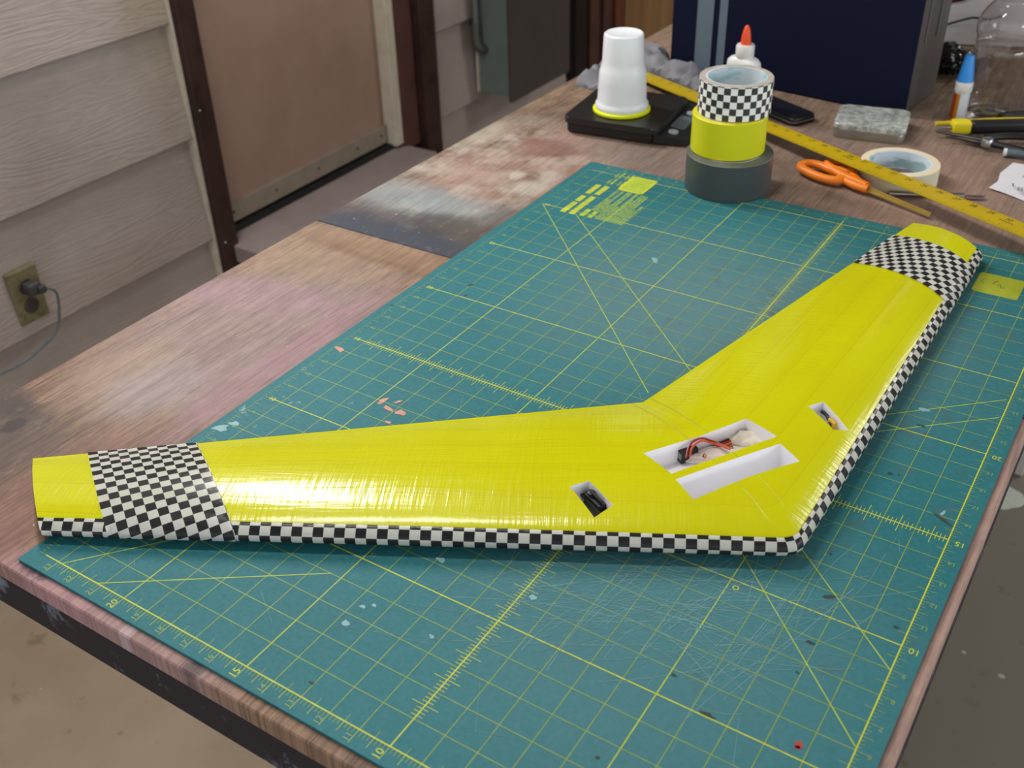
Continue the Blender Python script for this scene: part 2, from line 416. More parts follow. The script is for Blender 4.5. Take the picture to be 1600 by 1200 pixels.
link('door_sweep', B(-1.246, -1.236, 1.24, 1.918, -.535, -.487, bev=.001), MSWEEP, door)
for y in (1.31, 1.46, 1.62, 1.78, 1.885):
    bm = bmesh.new(); bmesh.ops.create_uvsphere(bm, u_segments=8, v_segments=6, radius=.004)
    link('screw', bm, MDARKSTEEL, door, True, (-1.236, y, -.509))
st(link('trim_6', B(-1.34, -1.10, 1.24, 1.96, -.60, -.555, bev=.004), mat_painted('grey_sill', srgb(146, 132, 130), srgb(120, 108, 104), .6, 8, .5)))
st(link('trim_7', B(-1.34, -1.222, 1.24, 1.92, -.555, -.540), MBLACK))
# boards beyond the meter box
st(link('trim_8', B(-1.262, -1.17, 2.87, 2.945, FZ, 1.6, bev=.003), mat_painted('near_black_paint', srgb(34, 26, 26), srgb(20, 16, 16), .5, 14, .5)))
d2 = st(link('door_2', B(-1.30, -1.215, 2.948, 3.285, FZ, 1.6), MBROWN2))
for y0, y1 in ((2.955, 2.985), (3.02, 3.08), (3.12, 3.17), (3.21, 3.28)):
    link('plank', B(-1.215, -1.200, y0, y1, FZ+.01, 1.58, bev=.002), MBROWN2 if y0 != 3.21 else mat_painted('red_stain', srgb(104, 56, 42), srgb(70, 38, 30), .5, 14, .5), d2)
def woodpanel(name, ca, cb):
    g = N(name); o = g.coord(); n = g.noise(g.map(o, (30, 9, .8)), 1, 4, .6, 1.2)
    return g.done(g.ramp(n, [(.3, ca), (.7, cb)]), .55)
st(link('trim_9', B(-1.262, -1.2, 3.29, 5.1, FZ, 1.6, bev=.003), woodpanel('oak_panel', srgb(122, 88, 54), srgb(150, 112, 74))))
st(link('wall_back', B(-1.6, 4.0, 5.1, 5.2, FZ, 1.6), simple('back_wall_paint', srgb(110, 96, 82), .8)))
st(link('ceiling', B(-1.6, 4.0, -2.0, 5.2, 1.6, 1.7), simple('ceiling_paint', srgb(176, 170, 160), .8)))

# power outlet + cord
ou = thing('power_outlet', 'grimy tan double wall outlet with one plug on the siding', 'outlet', (-1.203, .716, -.5))
MPLATE = mat_painted('grimy_tan_plate', srgb(120, 112, 84), srgb(84, 78, 58), .4, 60, .8)
link('cover_plate', B(-.013, .007, -.034, .034, 0, .116, bev=.003), MPLATE, ou)
for z in (.036, .078):
    bm = bmesh.new(); lathe(bm, [(.0165, 0), (.0165, .003), (.015, .004)], 24); 
    bmesh.ops.transform(bm, matrix=Matrix.Translation((.006, 0, z)) @ Matrix.Rotation(math.pi/2, 4, 'Y'), verts=bm.verts)
    for y in (-.006, .006): box(bm, .0101, .0106, y-.001, y+.001, z-.002, z+.007, mi=1)
    link('socket', bm, [simple('dark_socket', srgb(62, 54, 48), .4), MBLACK], ou)
pc = thing('extension_cord', 'grey power cord with plug hanging from the wall outlet', 'cord', (-1.19, .716, -.42))
bm = bmesh.new(); box(bm, .0, .026, -.013, .015, -.014, .012, bev=.005); box(bm, .02, .034, .004, .02, -.012, .004, bev=.003)
link('plug', bm, simple('dark_plug', srgb(58, 56, 60), .5), pc)
pw = [(-1.160, .735, -.425), (-1.158, .752, -.440), (-1.165, .753, -.48), (-1.17, .738, -.525), (-1.172, .70, -.545), (-1.172, .64, -.556), (-1.172, .55, -.552), (-1.175, .40, -.56), (-1.175, .1, -.62), (-1.175, -.2, FZ+.01)]
bm = bmesh.new(); tube(bm, [Vector(p)-Vector((-1.19, .716, -.42)) for p in spline(pw, 8)], .0028, 8)
link('cable', bm, simple('grey_blue_cable', srgb(88, 98, 104), .45), pc, True)

# electrical box with conduit
eb = thing('electrical_box', 'grey-green steel electrical box mounted on the wall', 'electrical box', (-1.15, 2.31, -.50))
MEB = mat_painted('grey_green_steel', srgb(104, 116, 114), srgb(90, 98, 96), .5, 9, .5)
MEB2 = mat_painted('dark_cover_paint', srgb(74, 68, 64), srgb(60, 54, 50), .5, 9, .5)
link('body', B(-.05, .066, 0, .345, .0, 2.0, bev=.002), MEB, eb)
link('cover', B(.066, .078, .0, .345, -.018, 2.0, bev=.002), MEB2, eb)
link('mounting_strip', B(-.044, -.036, -.006, 0, 0, .30), MCREAM, eb)
cn = thing('conduit_pipe', 'galvanised conduit pipe running down beside the electrical box', 'pipe', (-1.176, 2.285, -.345))
bm = bmesh.new(); tube(bm, [(0, 0, 0), (0, 0, .5), (0, 0, 1.9)], .0105, 14)
link('pipe', bm, simple('galvanised_steel', srgb(120, 126, 126), .4, .7), cn, True)
bm = bmesh.new(); tube(bm, spline([(0, 0, .06), (0, -.002, .02), (.003, 0, -.005), (.008, .008, -.018), (.012, .024, -.024)], 5), [.0135]*11+[.014]*10, 14)
link('elbow', bm, simple('elbow_fitting', srgb(92, 94, 90), .5, .5), cn, True)

# white cabinet seen below the table edge at the right
wc = thing('cabinet', 'white panelled cabinet standing on the floor right of the workbench', 'cabinet', (.40, 1.69, FZ))
MWC = mat_painted('white_cabinet_paint', srgb(196, 190, 188), srgb(176, 168, 166), .5, 9, .4)
link('body', B(0, .174, .006, .40, 0, .80), MWC, wc)
for z0, z1 in ((.004, .0935), (.0965, .20), (.203, .32), (.323, .45), (.453, .60), (.603, .79)):
    link('panel', B(.001, .173, -.004, .006, z0, z1, bev=.0015), MWC, wc)
# spilled white patch on floor
bm = bmesh.new(); pts = []
c0 = Vector((.556, 1.603)); random.seed(3)
for i in range(28):
    a = 2*math.pi*i/28; r = 1+.13*math.sin(3*a+1)+.05*random.uniform(-1, 1)
    pts.append((c0.x+.036*r*math.cos(a), c0.y+.042*r*math.sin(a)))
prism(bm, pts, FZ+.0002, FZ+.003, bev=.001)
pts = [(.520+.010*math.cos(a*.7), 1.66+.03*math.sin(a*.7)) for a in range(9)]
prism(bm, pts, FZ+.0002, FZ+.003)
tag(link('powder_spill', bm, simple('white_powder', srgb(186, 192, 178), .9, 0, .2, 300)), 'white dried spill on the concrete beside the workbench', 'spill')

# ================================================================ WORKBENCH
TZ = -.003
wb = thing('workbench', 'paint-stained plywood workbench with black painted front edge', 'workbench', (.18, 1.1, FZ))
off = -Vector((.18, 1.1, FZ))
def LX(y): return -.247+.012*max(0, y-.5)
def RX(y): return .6075
def wl(name, bm, m, **k):
    bmesh.ops.translate(bm, vec=off, verts=bm.verts); return link(name, bm, m, wb, **k)
def top(name, y0, y1, m):
    bm = bmesh.new(); prism(bm, [(LX(y0), y0), (RX(y0), y0), (RX(y1), y1), (LX(y1), y1)], TZ-.018, TZ, bev=.0012, seg=1)
    me_m = m
    me = bpy.data.meshes.new(name); bmesh.ops.recalc_face_normals(bm, faces=bm.faces); bm.to_mesh(me); bm.free(); me.materials.append(me_m)
    o = bpy.data.objects.new(name, me); COL.objects.link(o); o.parent = wb; o.location = off   # object coords = world coords
    return o
top('tabletop_panel', -.024, .583, MW1); top('tabletop_panel', .5835, 2.35, MW2)
bm = bmesh.new(); box(bm, -.25, .6070, -.024, .014, -.058, -.0212, bev=.002); box(bm, .575, .6070, -.024+.0385, 2.35, -.058, -.0212, bev=.002); box(bm, -.247, -.215, .0145, 2.35, -.058, -.0212, bev=.002)
wl('edge_rail', bm, MBLK)
bm = bmesh.new(); box(bm, -.247, -.2468, -.0, 0.0001, -.03, -.029); bm.free()
for x, y in ((-.15, .75), (.50, .75), (-.15, 2.2), (.50, 2.2)):
    wl('leg', B(x-.045, x+.045, y-.045, y+.045, FZ, -.0212, bev=.004), MBLK)

# ================================================================ CUTTING MAT
mt = thing('cutting_mat', 'large green gridded cutting mat with yellow printed lines', 'cutting mat', (0, 0, TZ))
MX0, MX1, MY0, MY1 = -.0315, .5995, -.0145, .9145
def roundrect(x0, x1, y0, y1, r, n=5):
    out = []
    for cx, cy, a0 in ((x1-r, y0+r, -90), (x1-r, y1-r, 0), (x0+r, y1-r, 90), (x0+r, y0+r, 180)):
        for k in range(n+1):
            a = math.radians(a0+90*k/n); out.append((cx+r*math.cos(a), cy+r*math.sin(a)))
    return out
bm = bmesh.new(); prism(bm, roundrect(MX0, MX1, MY0, MY1, .0012), 0.0002, -TZ-.0001, bev=.0004, seg=1)
link('sheet', bm, MMAT, mt)
IN = .0254
def P(u, v): return ((23-v)*IN, u*IN)
bm = bmesh.new(); z1 = -TZ+.00006
ZM = -TZ
for u in range(0, 36):
    bold = u % 5 == 0
    quad(bm, P(u, 0), P(u, 23.6), .0010 if bold else .0007, ZM+(.00003 if bold else .00001), 0 if bold else 1)
for v in range(0, 24):
    bold = v % 5 == 0
    quad(bm, P(0, v), P(35.4, v), .0010 if bold else .0007, ZM+(.00004 if bold else .00002), 0 if (v in (0, 10)) else (2 if bold else 1))
L8 = {0: .40, 4: .30, 2: .17, 6: .17}
for k in range(0, 35*8+1):
    u = k/8; ln = L8.get(k % 8, .11)
    quad(bm, P(u, 0), P(u, -ln), .0005, ZM+.000015, 1); quad(bm, P(u, 23.9), P(u, 23.9-ln), .0005, ZM+.000015, 1)
    if k % 4 == 0: quad(bm, P(u, 0), P(u, .25), .0005, ZM+.000015, 1)
    if k % 8 and k > 8:
        l2 = .42 if k % 4 == 0 else .18
        quad(bm, P(u, 10-l2), P(u, 10+l2), .0005, ZM+.000045, 0)
for k in range(0, 23*8+1):
    v = k/8; ln = L8.get(k % 8, .16)
    quad(bm, P(0, v), P(-ln*1.15, v), .0005, ZM+.000015, 2 if k % 4 == 0 else 1); quad(bm, P(35.4, v), P(35.4+ln, v), .0005, ZM+.000015, 1)
    if k % 4 == 0: quad(bm, P(0, v), P(.25, v), .0005, ZM+.000015, 1)
    if k % 8:
        l2 = .42 if k % 4 == 0 else .18
        quad(bm, P(15-l2, v), P(15+l2, v), .0005, ZM+.000045, 0)
for a, b, c, d in ((29.98, 23.7, 17.5, 11.5), (29.98, 21.9, 18, 9.0), (13.4, 4.9, 9.0, .04), (13.2, 7.2, 6.1, .04),
                   (15, -.0, 15, .01), (18.2, 4.9, 22.4, .1), (20.0, 4.2, 23.7, .1), (0, 22.85, 4.6, 19), (0, 21.2, 4, 15.4)):
    quad(bm, P(a, b), P(c, d), .0009, ZM+.00005, 2)
MMPRINT = simple('olive_yellow_print', srgb(170, 190, 56), .6, 0, .12, 90)
link('printed_grid', bm, [MYPRINT, MOPRINT, MMPRINT], mt)
bm = bmesh.new(); ZT = ZM+.00006
for v in range(1, 24):
    big = v % 5 == 0
    x, y = P(-.33, v+.12); textmesh(bm, str(v), x, y, ZT, .0085 if big else .0068, math.pi/2, 0 if big else 1)
    x, y = P(35.75, v); textmesh(bm, str(v), x, y, ZT, .0065, -math.pi/2, 1)
for u in range(1, 35):
    big = u % 5 == 0
    x, y = P(u-.05, -.36); textmesh(bm, str(u), x, y, ZT, .0082 if big else .006, math.pi, 0 if big else 1)
    x, y = P(u, 23.45); textmesh(bm, str(u), x, y, ZT, .008 if big else .006, 0, 0 if big else 1)
x, y = P(9.75, 4.75); textmesh(bm, 'o', x, y, ZT, .011, 0, 0)
for u, v in ((5, 15), (20, 15), (22, 20), (17, 18)):
    x, y = P(u+.3, v-.2); textmesh(bm, str(v), x, y, ZT, .006, math.pi, 1)
# instruction block: heading lines, fine-print lines and a bordered chart (too small to read)
random.seed(11)
def bars(u0, v, u1, w, lo, hi, gap, mi):
    u = u0
    while u < u1:
        l = random.uniform(lo, hi); e = min(u+l, u1)
        quad(bm, P(u, v), P(e, v), w*IN, ZT, mi); u = e+gap
for wds, v in ((((29.65, 31.0), (31.15, 31.85), (32.2, 33.45)), 22.35), (((29.65, 31.15), (31.2, 32.0), (32.3, 33.45)), 21.85)):
    for a, b in wds: bars(a, v, b, .30, .12, .19, .035, 0)
bars(29.7, 21.3, 30.6, .28, .3, .5, .06, 2); bars(29.7, 20.85, 30.5, .22, .3, .5, .06, 2)
for i in range(14):
    v = 21.15-i*.155; a = 30.5 if i < 4 else 29.72
    e = 33.3 if i in (0, 2, 4, 5, 7, 9, 10, 11) else 31.6+.5*(i % 3)
    if v > 19.0: bars(a, v, e, .12, .3, .9, .05, 1)
for i, v in enumerate((22.3, 22.05, 21.7, 21.5)): 
    for a in (33.8, 34.7): bars(a, v-.2, a+(.75 if i % 2 else .6), .10, .2, .5, .05, 2 if i % 2 else 1)
def outlinebox(u0, v0, u1, v1, w, mi):
    for a, b in (((u0, v0), (u1, v0)), ((u1, v0), (u1, v1)), ((u1, v1), (u0, v1)), ((u0, v1), (u0, v0))): quad(bm, P(*a), P(*b), w, ZT+.00002, mi)
outlinebox(33.45, 21.2, 35.25, 19.9, .0035, 0)
quad(bm, P(33.45, 20.55), P(35.25, 20.55), .033, ZT, 2)
for i in range(0): quad(bm, P(33.6+i*.32, 21.1), P(33.6+i*.32, 20.0), .0006, ZT+.00002, 1)
link('printed_lettering', bm, [MYPRINT, simple('fine_print', srgb(134, 164, 84), .6, 0, .1), MMPRINT], mt)['kind'] = 'stuff'
bm = bmesh.new(); prism(bm, roundrect(P(0, 3.18)[0], P(0, 1.30)[0], 31.43*IN, 33.33*IN, .004), ZM+.00002, ZM+.00008)
link('logo_panel', bm, simple('olive_yellow_panel', srgb(156, 164, 36), .6, 0, .1), mt)
bm = bmesh.new()
def stroke(pts, w, z):
    for a, b in zip(pts, pts[1:]): quad(bm, a, b, w, z)
lx, ly = P(32.55, 2.85)
stroke([(lx+.003*math.cos(t/2), ly+.005*math.sin(t/2)) for t in range(2, 11)], .0006, ZM+.0001)
stroke([(lx+.009, ly-.003), (lx+.012, ly+.006), (lx+.0135, ly+.004)], .0009, ZM+.0001)
stroke([(lx+.014, ly-.006), (lx+.017, ly-.001), (lx+.018, ly-.006)], .0007, ZM+.0001)
stroke([(lx+.020+.002*math.cos(t), ly-.008+.002*math.sin(t)) for t in range(7)], .0006, ZM+.0001)
link('script_mark', bm, simple('dark_green_print', srgb(40, 80, 44), .6), mt)
# knife scratches
bm = bmesh.new(); random.seed(5)
def scr(x, y, a, l, w, mi, bend=0):
    zz = ZM+.00006+random.random()*.00004; n = 4; p = [(x+math.cos(a)*l*(k/n-.5)-math.sin(a)*bend*math.sin(math.pi*k/n), y+math.sin(a)*l*(k/n-.5)+math.cos(a)*bend*math.sin(math.pi*k/n)) for k in range(n+1)]
    for q, r in zip(p, p[1:]): quad(bm, q, r, w, zz, mi)
for i in range(90):
    c = at(random.gauss(1130, 110), random.gauss(965, 60), 0)
    if not (MX0+.05 < c.x < MX1-.05 and MY0+.05 < c.y < .8): continue
    scr(c.x, c.y, random.choice((random.gauss(1.25, .25), random.gauss(.35, .3))), random.uniform(.03, .16), random.uniform(.0003, .0006), 0, random.gauss(0, .004))
for i in range(50):
    c = at(random.gauss(950, 130), random.gauss(940, 50), 0)
    scr(c.x, c.y, random.gauss(.75, .25), random.uniform(.04, .2), random.uniform(.0002, .0004), 0, random.gauss(0, .004))
for i in range(120):
    x, y = random.uniform(.02, .56), random.uniform(.02, .86)
    scr(x, y, random.uniform(0, 3.14), random.uniform(.006, .05), random.uniform(.0002, .0004), random.choice((0, 0, 1)), 0)
o = link('knife_scratches', bm, [simple('pale_scratch', srgb(104, 150, 154), .7), simple('grey_scratch', srgb(92, 108, 112), .7)], mt); o['kind'] = 'stuff'
bm = bmesh.new()
def fleck(px, py, r, mi, n=9, el=1.0, rot=0):
    c = at(px, py, 0); q = []
    for k in range(n):
        a = 2*math.pi*k/n; rr = r*random.uniform(.55, 1.2); x, y = rr*el*math.cos(a), rr*math.sin(a)
        q.append((c.x+x*math.cos(rot)-y*math.sin(rot), c.y+x*math.sin(rot)+y*math.cos(rot), ZM+.00012))
    f = bm.faces.new([bm.verts.new(p) for p in q]); f.material_index = mi
for px, py, r, el, rot in ((600, 625, .004, 1.6, 1.2), (607, 638, .003, 2.2, -.3), (627, 645, .0045, 1.3, 0), (622, 628, .002, 2, 1), (592, 630, .002, 1.6, .5), (606, 660, .002, 2, 0), (530, 545, .003, 3, -.4)): fleck(px, py, r, 0, 9, el, rot)
fleck(1248, 1163, .0035, 1, 9); fleck(1246, 1168, .002, 1)
for px, py, r, el, rot in ((1298, 932, .002, 3, .7), (1400, 980, .002, 1.5, 0), (1266, 1004, .0015, 3, -.2), (1246, 1051, .0014, 1, 0), (1053, 1055, .0016, 1.5, 0), (934, 1184, .0016, 1, 0), (1391, 740, .002, 1, 0), (1405, 742, .0012, 1, 0), (1440, 665, .002, 2, 0), (1473, 811, .002, 5, -.5), (487, 1067, .0013, 2, 0), (1298, 866, .0012, 1, 0), (735, 445, .002, 2, 1), (728, 461, .0015, 2, 1), (613, 477, .0012, 2, 0), (1105, 1117, .002, 3, 0)): fleck(px, py, r, 2, 9, el, rot)
for px, py, r, el, rot in ((540, 973, .003, 1.3, 0), (566, 948, .0018, 1.6, 0), (585, 946, .0018, 1.6, -.5), (675, 995, .0016, 2, -.3), (1023, 406, .003, 3, -.8), (688, 875, .003, 1.5, 0), (832, 934, .003, 1, 0), (1442, 640, .003, 2, 0), (1473, 802, .0015, 3, 1.3), (345, 668, .006, 1.4, .5), (365, 662, .004, 1.4, .5)): fleck(px, py, r, 3, 9, el, rot)
o = link('paint_flecks', bm, [simple('salmon_paint', srgb(196, 140, 122), .6), simple('red_paint', srgb(170, 60, 50), .6), simple('black_paint_spot', srgb(42, 62, 62), .7), simple('pale_glue_spot', srgb(128, 170, 176), .6)], mt); o['kind'] = 'stuff'

# ================================================================ FLYING WING
Lt, Rt, No = at(66, 838, .006), at(1534, 408, .006), at(1248, 871, .010)
LT, RT, Tr = at(51, 716, .004), at(1428, 345, .006), at(1005, 626, .006)
Z = lambda v, z: Vector((v.x, v.y, z))
def plan(s):
    a = abs(s); tipL, tipT = (Lt, LT) if s < 0 else (Rt, RT)
    k = .02
    if a < k:
        pl, pr = No.lerp(Lt, k), No.lerp(Rt, k); t = (s/k+1)/2
        L = pl*(1-t)**2+No*2*t*(1-t)+pr*t*t
    else: L = No.lerp(tipL, a)
    T = Tr.lerp(tipT, a)
    return Vector((L.x, L.y)), Vector((T.x, T.y))
def lerp(a, b, t): return a+(b-a)*t
def prof(s, th):
    """th 0..2pi: 0 trailing edge top, pi leading edge, 2pi trailing edge bottom"""
    a = abs(s); L, T = plan(s); c = (T-L).length
    x = .5*(1+math.cos(th)); t = lerp(.034, .0185, a)
    yt = 5*t*(.2969*math.sqrt(max(x, 0))-.1260*x-.3516*x*x+.2843*x**3-.1036*x**4)
    yt = max(yt, .0007)
    zl, zt, h = lerp(.0145, .009, a), lerp(.0035, .003, a), lerp(.0078, .0038, a)
    zc = lerp(zl, zt, x)+4*h*x*(1-x)
    if th > math.pi: yt = -yt
    z = zc+yt
    if x < 1e-4: z = zl
    p = L.lerp(T, x)
    return Vector((p.x, p.y, max(z, .0006)))
def profn(s, th, e=.0004):
    ds, dt = .002, .02
    p = prof(s, th); a = prof(min(s+ds, 1), th)-prof(max(s-ds, -1), th)
    b = prof(s, min(th+dt, 2*math.pi))-prof(s, max(th-dt, 0))
    n = a.cross(b)
    if n.length < 1e-12: return p
    n.normalize()
    return p-n*e if n.z*(1 if th < math.pi else -1) < 0 else p+n*e
wg = thing('model_airplane_wing', 'yellow duct-taped foam flying wing with black and white checkered tips and edge', 'model wing', (0, 0, 0))
ss = sorted(set([-1+2*i/64 for i in range(65)]+[k*.0035 for k in range(-11, 12)]))
NT = 60
ths = [2*math.pi*i/NT for i in range(NT+1)]
def along(p):
    'distance from the nose measured along the leading edge of the half wing that p lies on'
    tip = Lt if (p.x-No.x)*(Tr.y-No.y)-(p.y-No.y)*(Tr.x-No.x) < 0 else Rt
    d = Vector((tip.x-No.x, tip.y-No.y)).normalized(); t = (p.x-No.x)*d.x+(p.y-No.y)*d.y
    return t if tip is Rt else -t
def arcs(s):
    pts = [prof(s, t) for t in ths]; m = NT//2; arc = [0]*(NT+1)
    for i in range(m-1, -1, -1): arc[i] = arc[i+1]+(pts[i]-pts[i+1]).length
    for i in range(m+1, NT+1): arc[i] = arc[i-1]-(pts[i]-pts[i-1]).length
    return pts, arc
bm = bmesh.new(); uvl = bm.loops.layers.uv.verify(); grid = []
for s in ss:
    pts, arc = arcs(s); grid.append(([bm.verts.new(p) for p in pts], arc, [((1 if s >= 0 else -1)*abs(along(p)) if abs(s) > .02 else s*.6) for p in pts]))
for (a, aa, ua), (b, ab, ub) in zip(grid, grid[1:]):
    for i in range(NT):
        f = bm.faces.new((a[i], a[i+1], b[i+1], b[i])); f.smooth = True
        for l, uvv in zip(f.loops, ((ua[i], aa[i]), (ua[i+1], aa[i+1]), (ub[i+1], ab[i+1]), (ub[i], ab[i]))): l[uvl].uv = uvv
    f = bm.faces.new((a[NT], a[0], b[0], b[NT]))
bm.faces.new(grid[0][0]); bm.faces.new(grid[-1][0][::-1])
body = link('foam_body', bm, [MYEL, MFOAM], wg)
for p in body.data.polygons: p.use_smooth = True
body.data.set_sharp_from_angle(angle=math.radians(50))
holes = [([(1005.4, 707.4), (1166, 653), (1213.7, 685), (1049, 743.5)], .031, .009),
         ([(1055.7, 748), (1219.6, 692), (1250, 717), (1083.8, 777.5)], .034, .005),
         ([(890, 757.8), (920, 749.5), (958, 785), (928.7, 799.8)], .0325, .008),
         ([(1263, 633), (1287, 625), (1328, 663), (1302.5, 666)], .0325, .008)]
cb = bmesh.new()
for q, z, zb in holes: prism(cb, [at(x, y, z) for x, y in q], zb, .06, 0)
cut = link('cut', cb, MFOAM)
md = body.modifiers.new('b', 'BOOLEAN'); md.operation = 'DIFFERENCE'; md.solver = 'EXACT'; md.object = cut
try: md.material_mode = 'TRANSFER'
except Exception: pass
bpy.context.view_layer.update()
dg = bpy.context.evaluated_depsgraph_get(); nm = bpy.data.meshes.new_from_object(body.evaluated_get(dg))
body.modifiers.clear(); body.data = nm; nm.name = 'foam_body'
bpy.data.objects.remove(cut)
def skin(name, s0t, s1t, s0l, s1l, th0, th1, nu, nv, mat, e=.0005, uvf=None):
    """tape shell laid over the wing; span limits given at trailing (t) and leading (l) edge"""
    bm = bmesh.new(); uvl = bm.loops.layers.uv.verify(); g = []
    for i in range(nu+1):
        row = []; arc = 0; prev = None
        for j in range(nv+1):
            t0_ = th0(abs(lerp(s0l, s1l, i/nu))) if callable(th0) else th0; th = t0_+(th1-t0_)*j/nv; x = .5*(1+math.cos(th))
            a, b = lerp(s0l, s0t, x), lerp(s1l, s1t, x); s = lerp(a, b, i/nu)
            p = profn(s, th, e); p.z = max(p.z, .0002)
            if prev is not None: arc += (p-prev).length
            prev = p; row.append((bm.verts.new(p), arc, i/nu, s))
        g.append(row)
    for i in range(nu):
        for j in range(nv):
            q = (g[i][j], g[i+1][j], g[i+1][j+1], g[i][j+1])
            f = bm.faces.new([k[0] for k in q]); f.smooth = True
            for l, k in zip(f.loops, q): l[uvl].uv = uvf(k)
    bmesh.ops.solidify(bm, geom=list(bm.faces), thickness=.00025)
    o = link(name, bm, mat, wg); 
    for p in o.data.polygons: p.use_smooth = True
    o.data.set_sharp_from_angle(angle=math.radians(50))
    return o
pi = math.pi
edge_t = lambda: None
skin('leading_edge_tape', -1, 1, -1, 1, lambda a: pi*lerp(.888, .80, a), pi*1.26, 160, 14, MCHK, .0006, lambda k: (along(k[0].co) if abs(k[3]) > .02 else k[3]*.6, k[1]-.0035))
def s_on(px, py, z, a, b):
    p = at(px, py, z); d = b-a; return (Vector((p.x-a.x, p.y-a.y)).dot(Vector((d.x, d.y))))/(d.x**2+d.y**2)
tl = [-s_on(136, 709, .005, Tr, LT), -s_on(306, 693, .005, Tr, LT), -s_on(170, 840, .007, No, Lt), -s_on(368, 850, .008, No, Lt)]
tr = [s_on(1340, 410, .006, Tr, RT), s_on(1400, 366, .006, Tr, RT), s_on(1484, 492, .007, No, Rt), s_on(1520, 432, .007, No, Rt)]
skin('checkered_band', *tl, 0.02, pi*1.35, 24, 44, MCHK, .0011, lambda k: (k[2]*.094, k[1]+k[2]*.02))
skin('checkered_band', *tr, 0.02, pi*1.35, 24, 44, MCHK, .0011, lambda k: (k[2]*.094, k[1]-k[2]*.02))

# contents of the compartments
zf = .0092
def lump(c, rx, ry, rz, seed, mat, name, rot=0, par=wg):
    bm = bmesh.new(); bmesh.ops.create_icosphere(bm, subdivisions=3, radius=1)
    for v in bm.verts:
        n = noise.noise(v.co*1.7+Vector((seed, 0, 0)))*.35+noise.noise(v.co*4+Vector((0, seed, 0)))*.14
        v.co *= 1+n
    Mx = Matrix.Translation(c) @ Matrix.Rotation(rot, 4, 'Z') @ Matrix.Diagonal((rx, ry, rz, 1))
    bmesh.ops.transform(bm, matrix=Mx, verts=bm.verts)
    return link(name, bm, mat, par, True)
MPAD = simple('offwhite_tissue', srgb(216, 204, 198), .8, 0, .06, 60, None, .0004)
lump(at(1118, 712, zf+.003), .036, .010, .0055, 1, MPAD, 'foam_padding', .55)
lump(at(1168, 690, zf+.004), .016, .010, .008, 4, simple('cream_glue', srgb(226, 216, 200), .4), 'glue_blob', .3)
d1 = (at(1166, 653, .02)-at(1005, 707, .02)).normalized(); nrm = Vector((d1.y, -d1.x, 0))
def at_s(px, py, z): return at(px, py, z)
wz = .016
wires = [(srgb(150, 40, 30), [(1072, 715), (1078, 695), (1095, 685), (1115, 690), (1140, 700)], .022),
         (srgb(200, 70, 20), [(1078, 713), (1082, 699), (1096, 689), (1116, 693), (1141, 702)], .022),
         (srgb(70, 34, 26), [(1082, 712), (1110, 700), (1130, 690), (1150, 683), (1170, 682)], .015),
         (srgb(190, 40, 24), [(1084, 714), (1112, 702), (1132, 692), (1152, 686), (1172, 684)], .015),
         (srgb(216, 140, 30), [(1084, 716), (1114, 705), (1134, 695), (1153, 689), (1172, 687)], .014),
         (srgb(150, 44, 30), [(1098, 714), (1104, 706), (1116, 700), (1130, 697), (1145, 698)], .0165),
         (srgb(206, 120, 30), [(1101, 715), (1107, 708), (1118, 702), (1131, 699), (1145, 700)], .0165)]
for i, (c, pp, z) in enumerate(wires):
    bm = bmesh.new(); pts = [at(x, y, z+(.004 if 0 < k < 3 and z > .02 else 0)) for k, (x, y) in enumerate(pp)]
    tube(bm, spline(pts, 6), .0009, 8)
    o = link('wire', bm, simple('wire_insulation_%d' % i, c, .4, 0, .03), wg, True)
for x, y in ((1068, 712), (1081, 707)):
    c = at(x, y, .0155); bm = bmesh.new(); box(bm, -.0042, .0042, -.0035, .0035, -.0055, .0055, bev=.0005)
    for k in range(3): box(bm, -.0043, -.0040, -.0028+.002*k, -.0014+.002*k, -.002, .004, mi=1)
    bmesh.ops.transform(bm, matrix=Matrix.Translation(c) @ Matrix.Rotation(math.atan2(d1.y, d1.x), 4, 'Z'), verts=bm.verts)
    link('wire_connector', bm, [MBLACK, MSTEEL], wg)
c = at(1020, 716, .014); bm = bmesh.new(); box(bm, -.012, .010, -.003, .003, -.004, .010)
bmesh.ops.transform(bm, matrix=Matrix.Translation(c+Vector((.002, .004, 0))) @ Matrix.Rotation(math.atan2(d1.y, d1.x), 4, 'Z'), verts=bm.verts)
link('wood_strip', bm, simple('amber_wood', srgb(168, 128, 60), .5), wg)
# left servo
def servo(c, rot, name):
    bm = bmesh.new(); box(bm, -.0035, .0035, -.011, .011, 0, .0155, bev=.0006); box(bm, -.0045, .0045, -.014, .014, .010, .0115)
    lathe(bm, [(.0032, .0155), (.0032, .018), (.0015, .0185)], 14, (0, -.005)); box(bm, -.0012, .0012, -.005, .010, .0175, .019)
    bmesh.ops.create_uvsphere(bm, u_segments=8, v_segments=6, radius=.0018, matrix=Matrix.Translation((-.004, -.009, .012)))
    for f in bm.faces[-40:]: f.material_index = 1
    bmesh.ops.transform(bm, matrix=Matrix.Translation(c) @ Matrix.Rotation(rot, 4, 'Z'), verts=bm.verts)
    return link(name, bm, [MBLACK, MSTEEL], wg)
d2v = (at(958, 785, .03)-at(920, 749.5, .03)); ang = math.atan2(d2v.y, d2v.x)-math.pi/2+math.pi
servo(Vector((.3375, .2575, .0095)), math.atan2(-.44, .9)-math.pi/2, 'servo')
d3 = at(1328, 663, .03)-at(1287, 625, .03); ang3 = math.atan2(d3.y, d3.x)-math.pi/2
bm = bmesh.new(); box(bm, -.0018, .0018, -.005, .005, 0, .012, bev=.001)
bmesh.ops.transform(bm, matrix=Matrix.Translation(Vector((.4640, .4535, .0135))) @ Matrix.Rotation(math.atan2(-.61, .79)-math.pi/2, 4, 'Z'), verts=bm.verts)
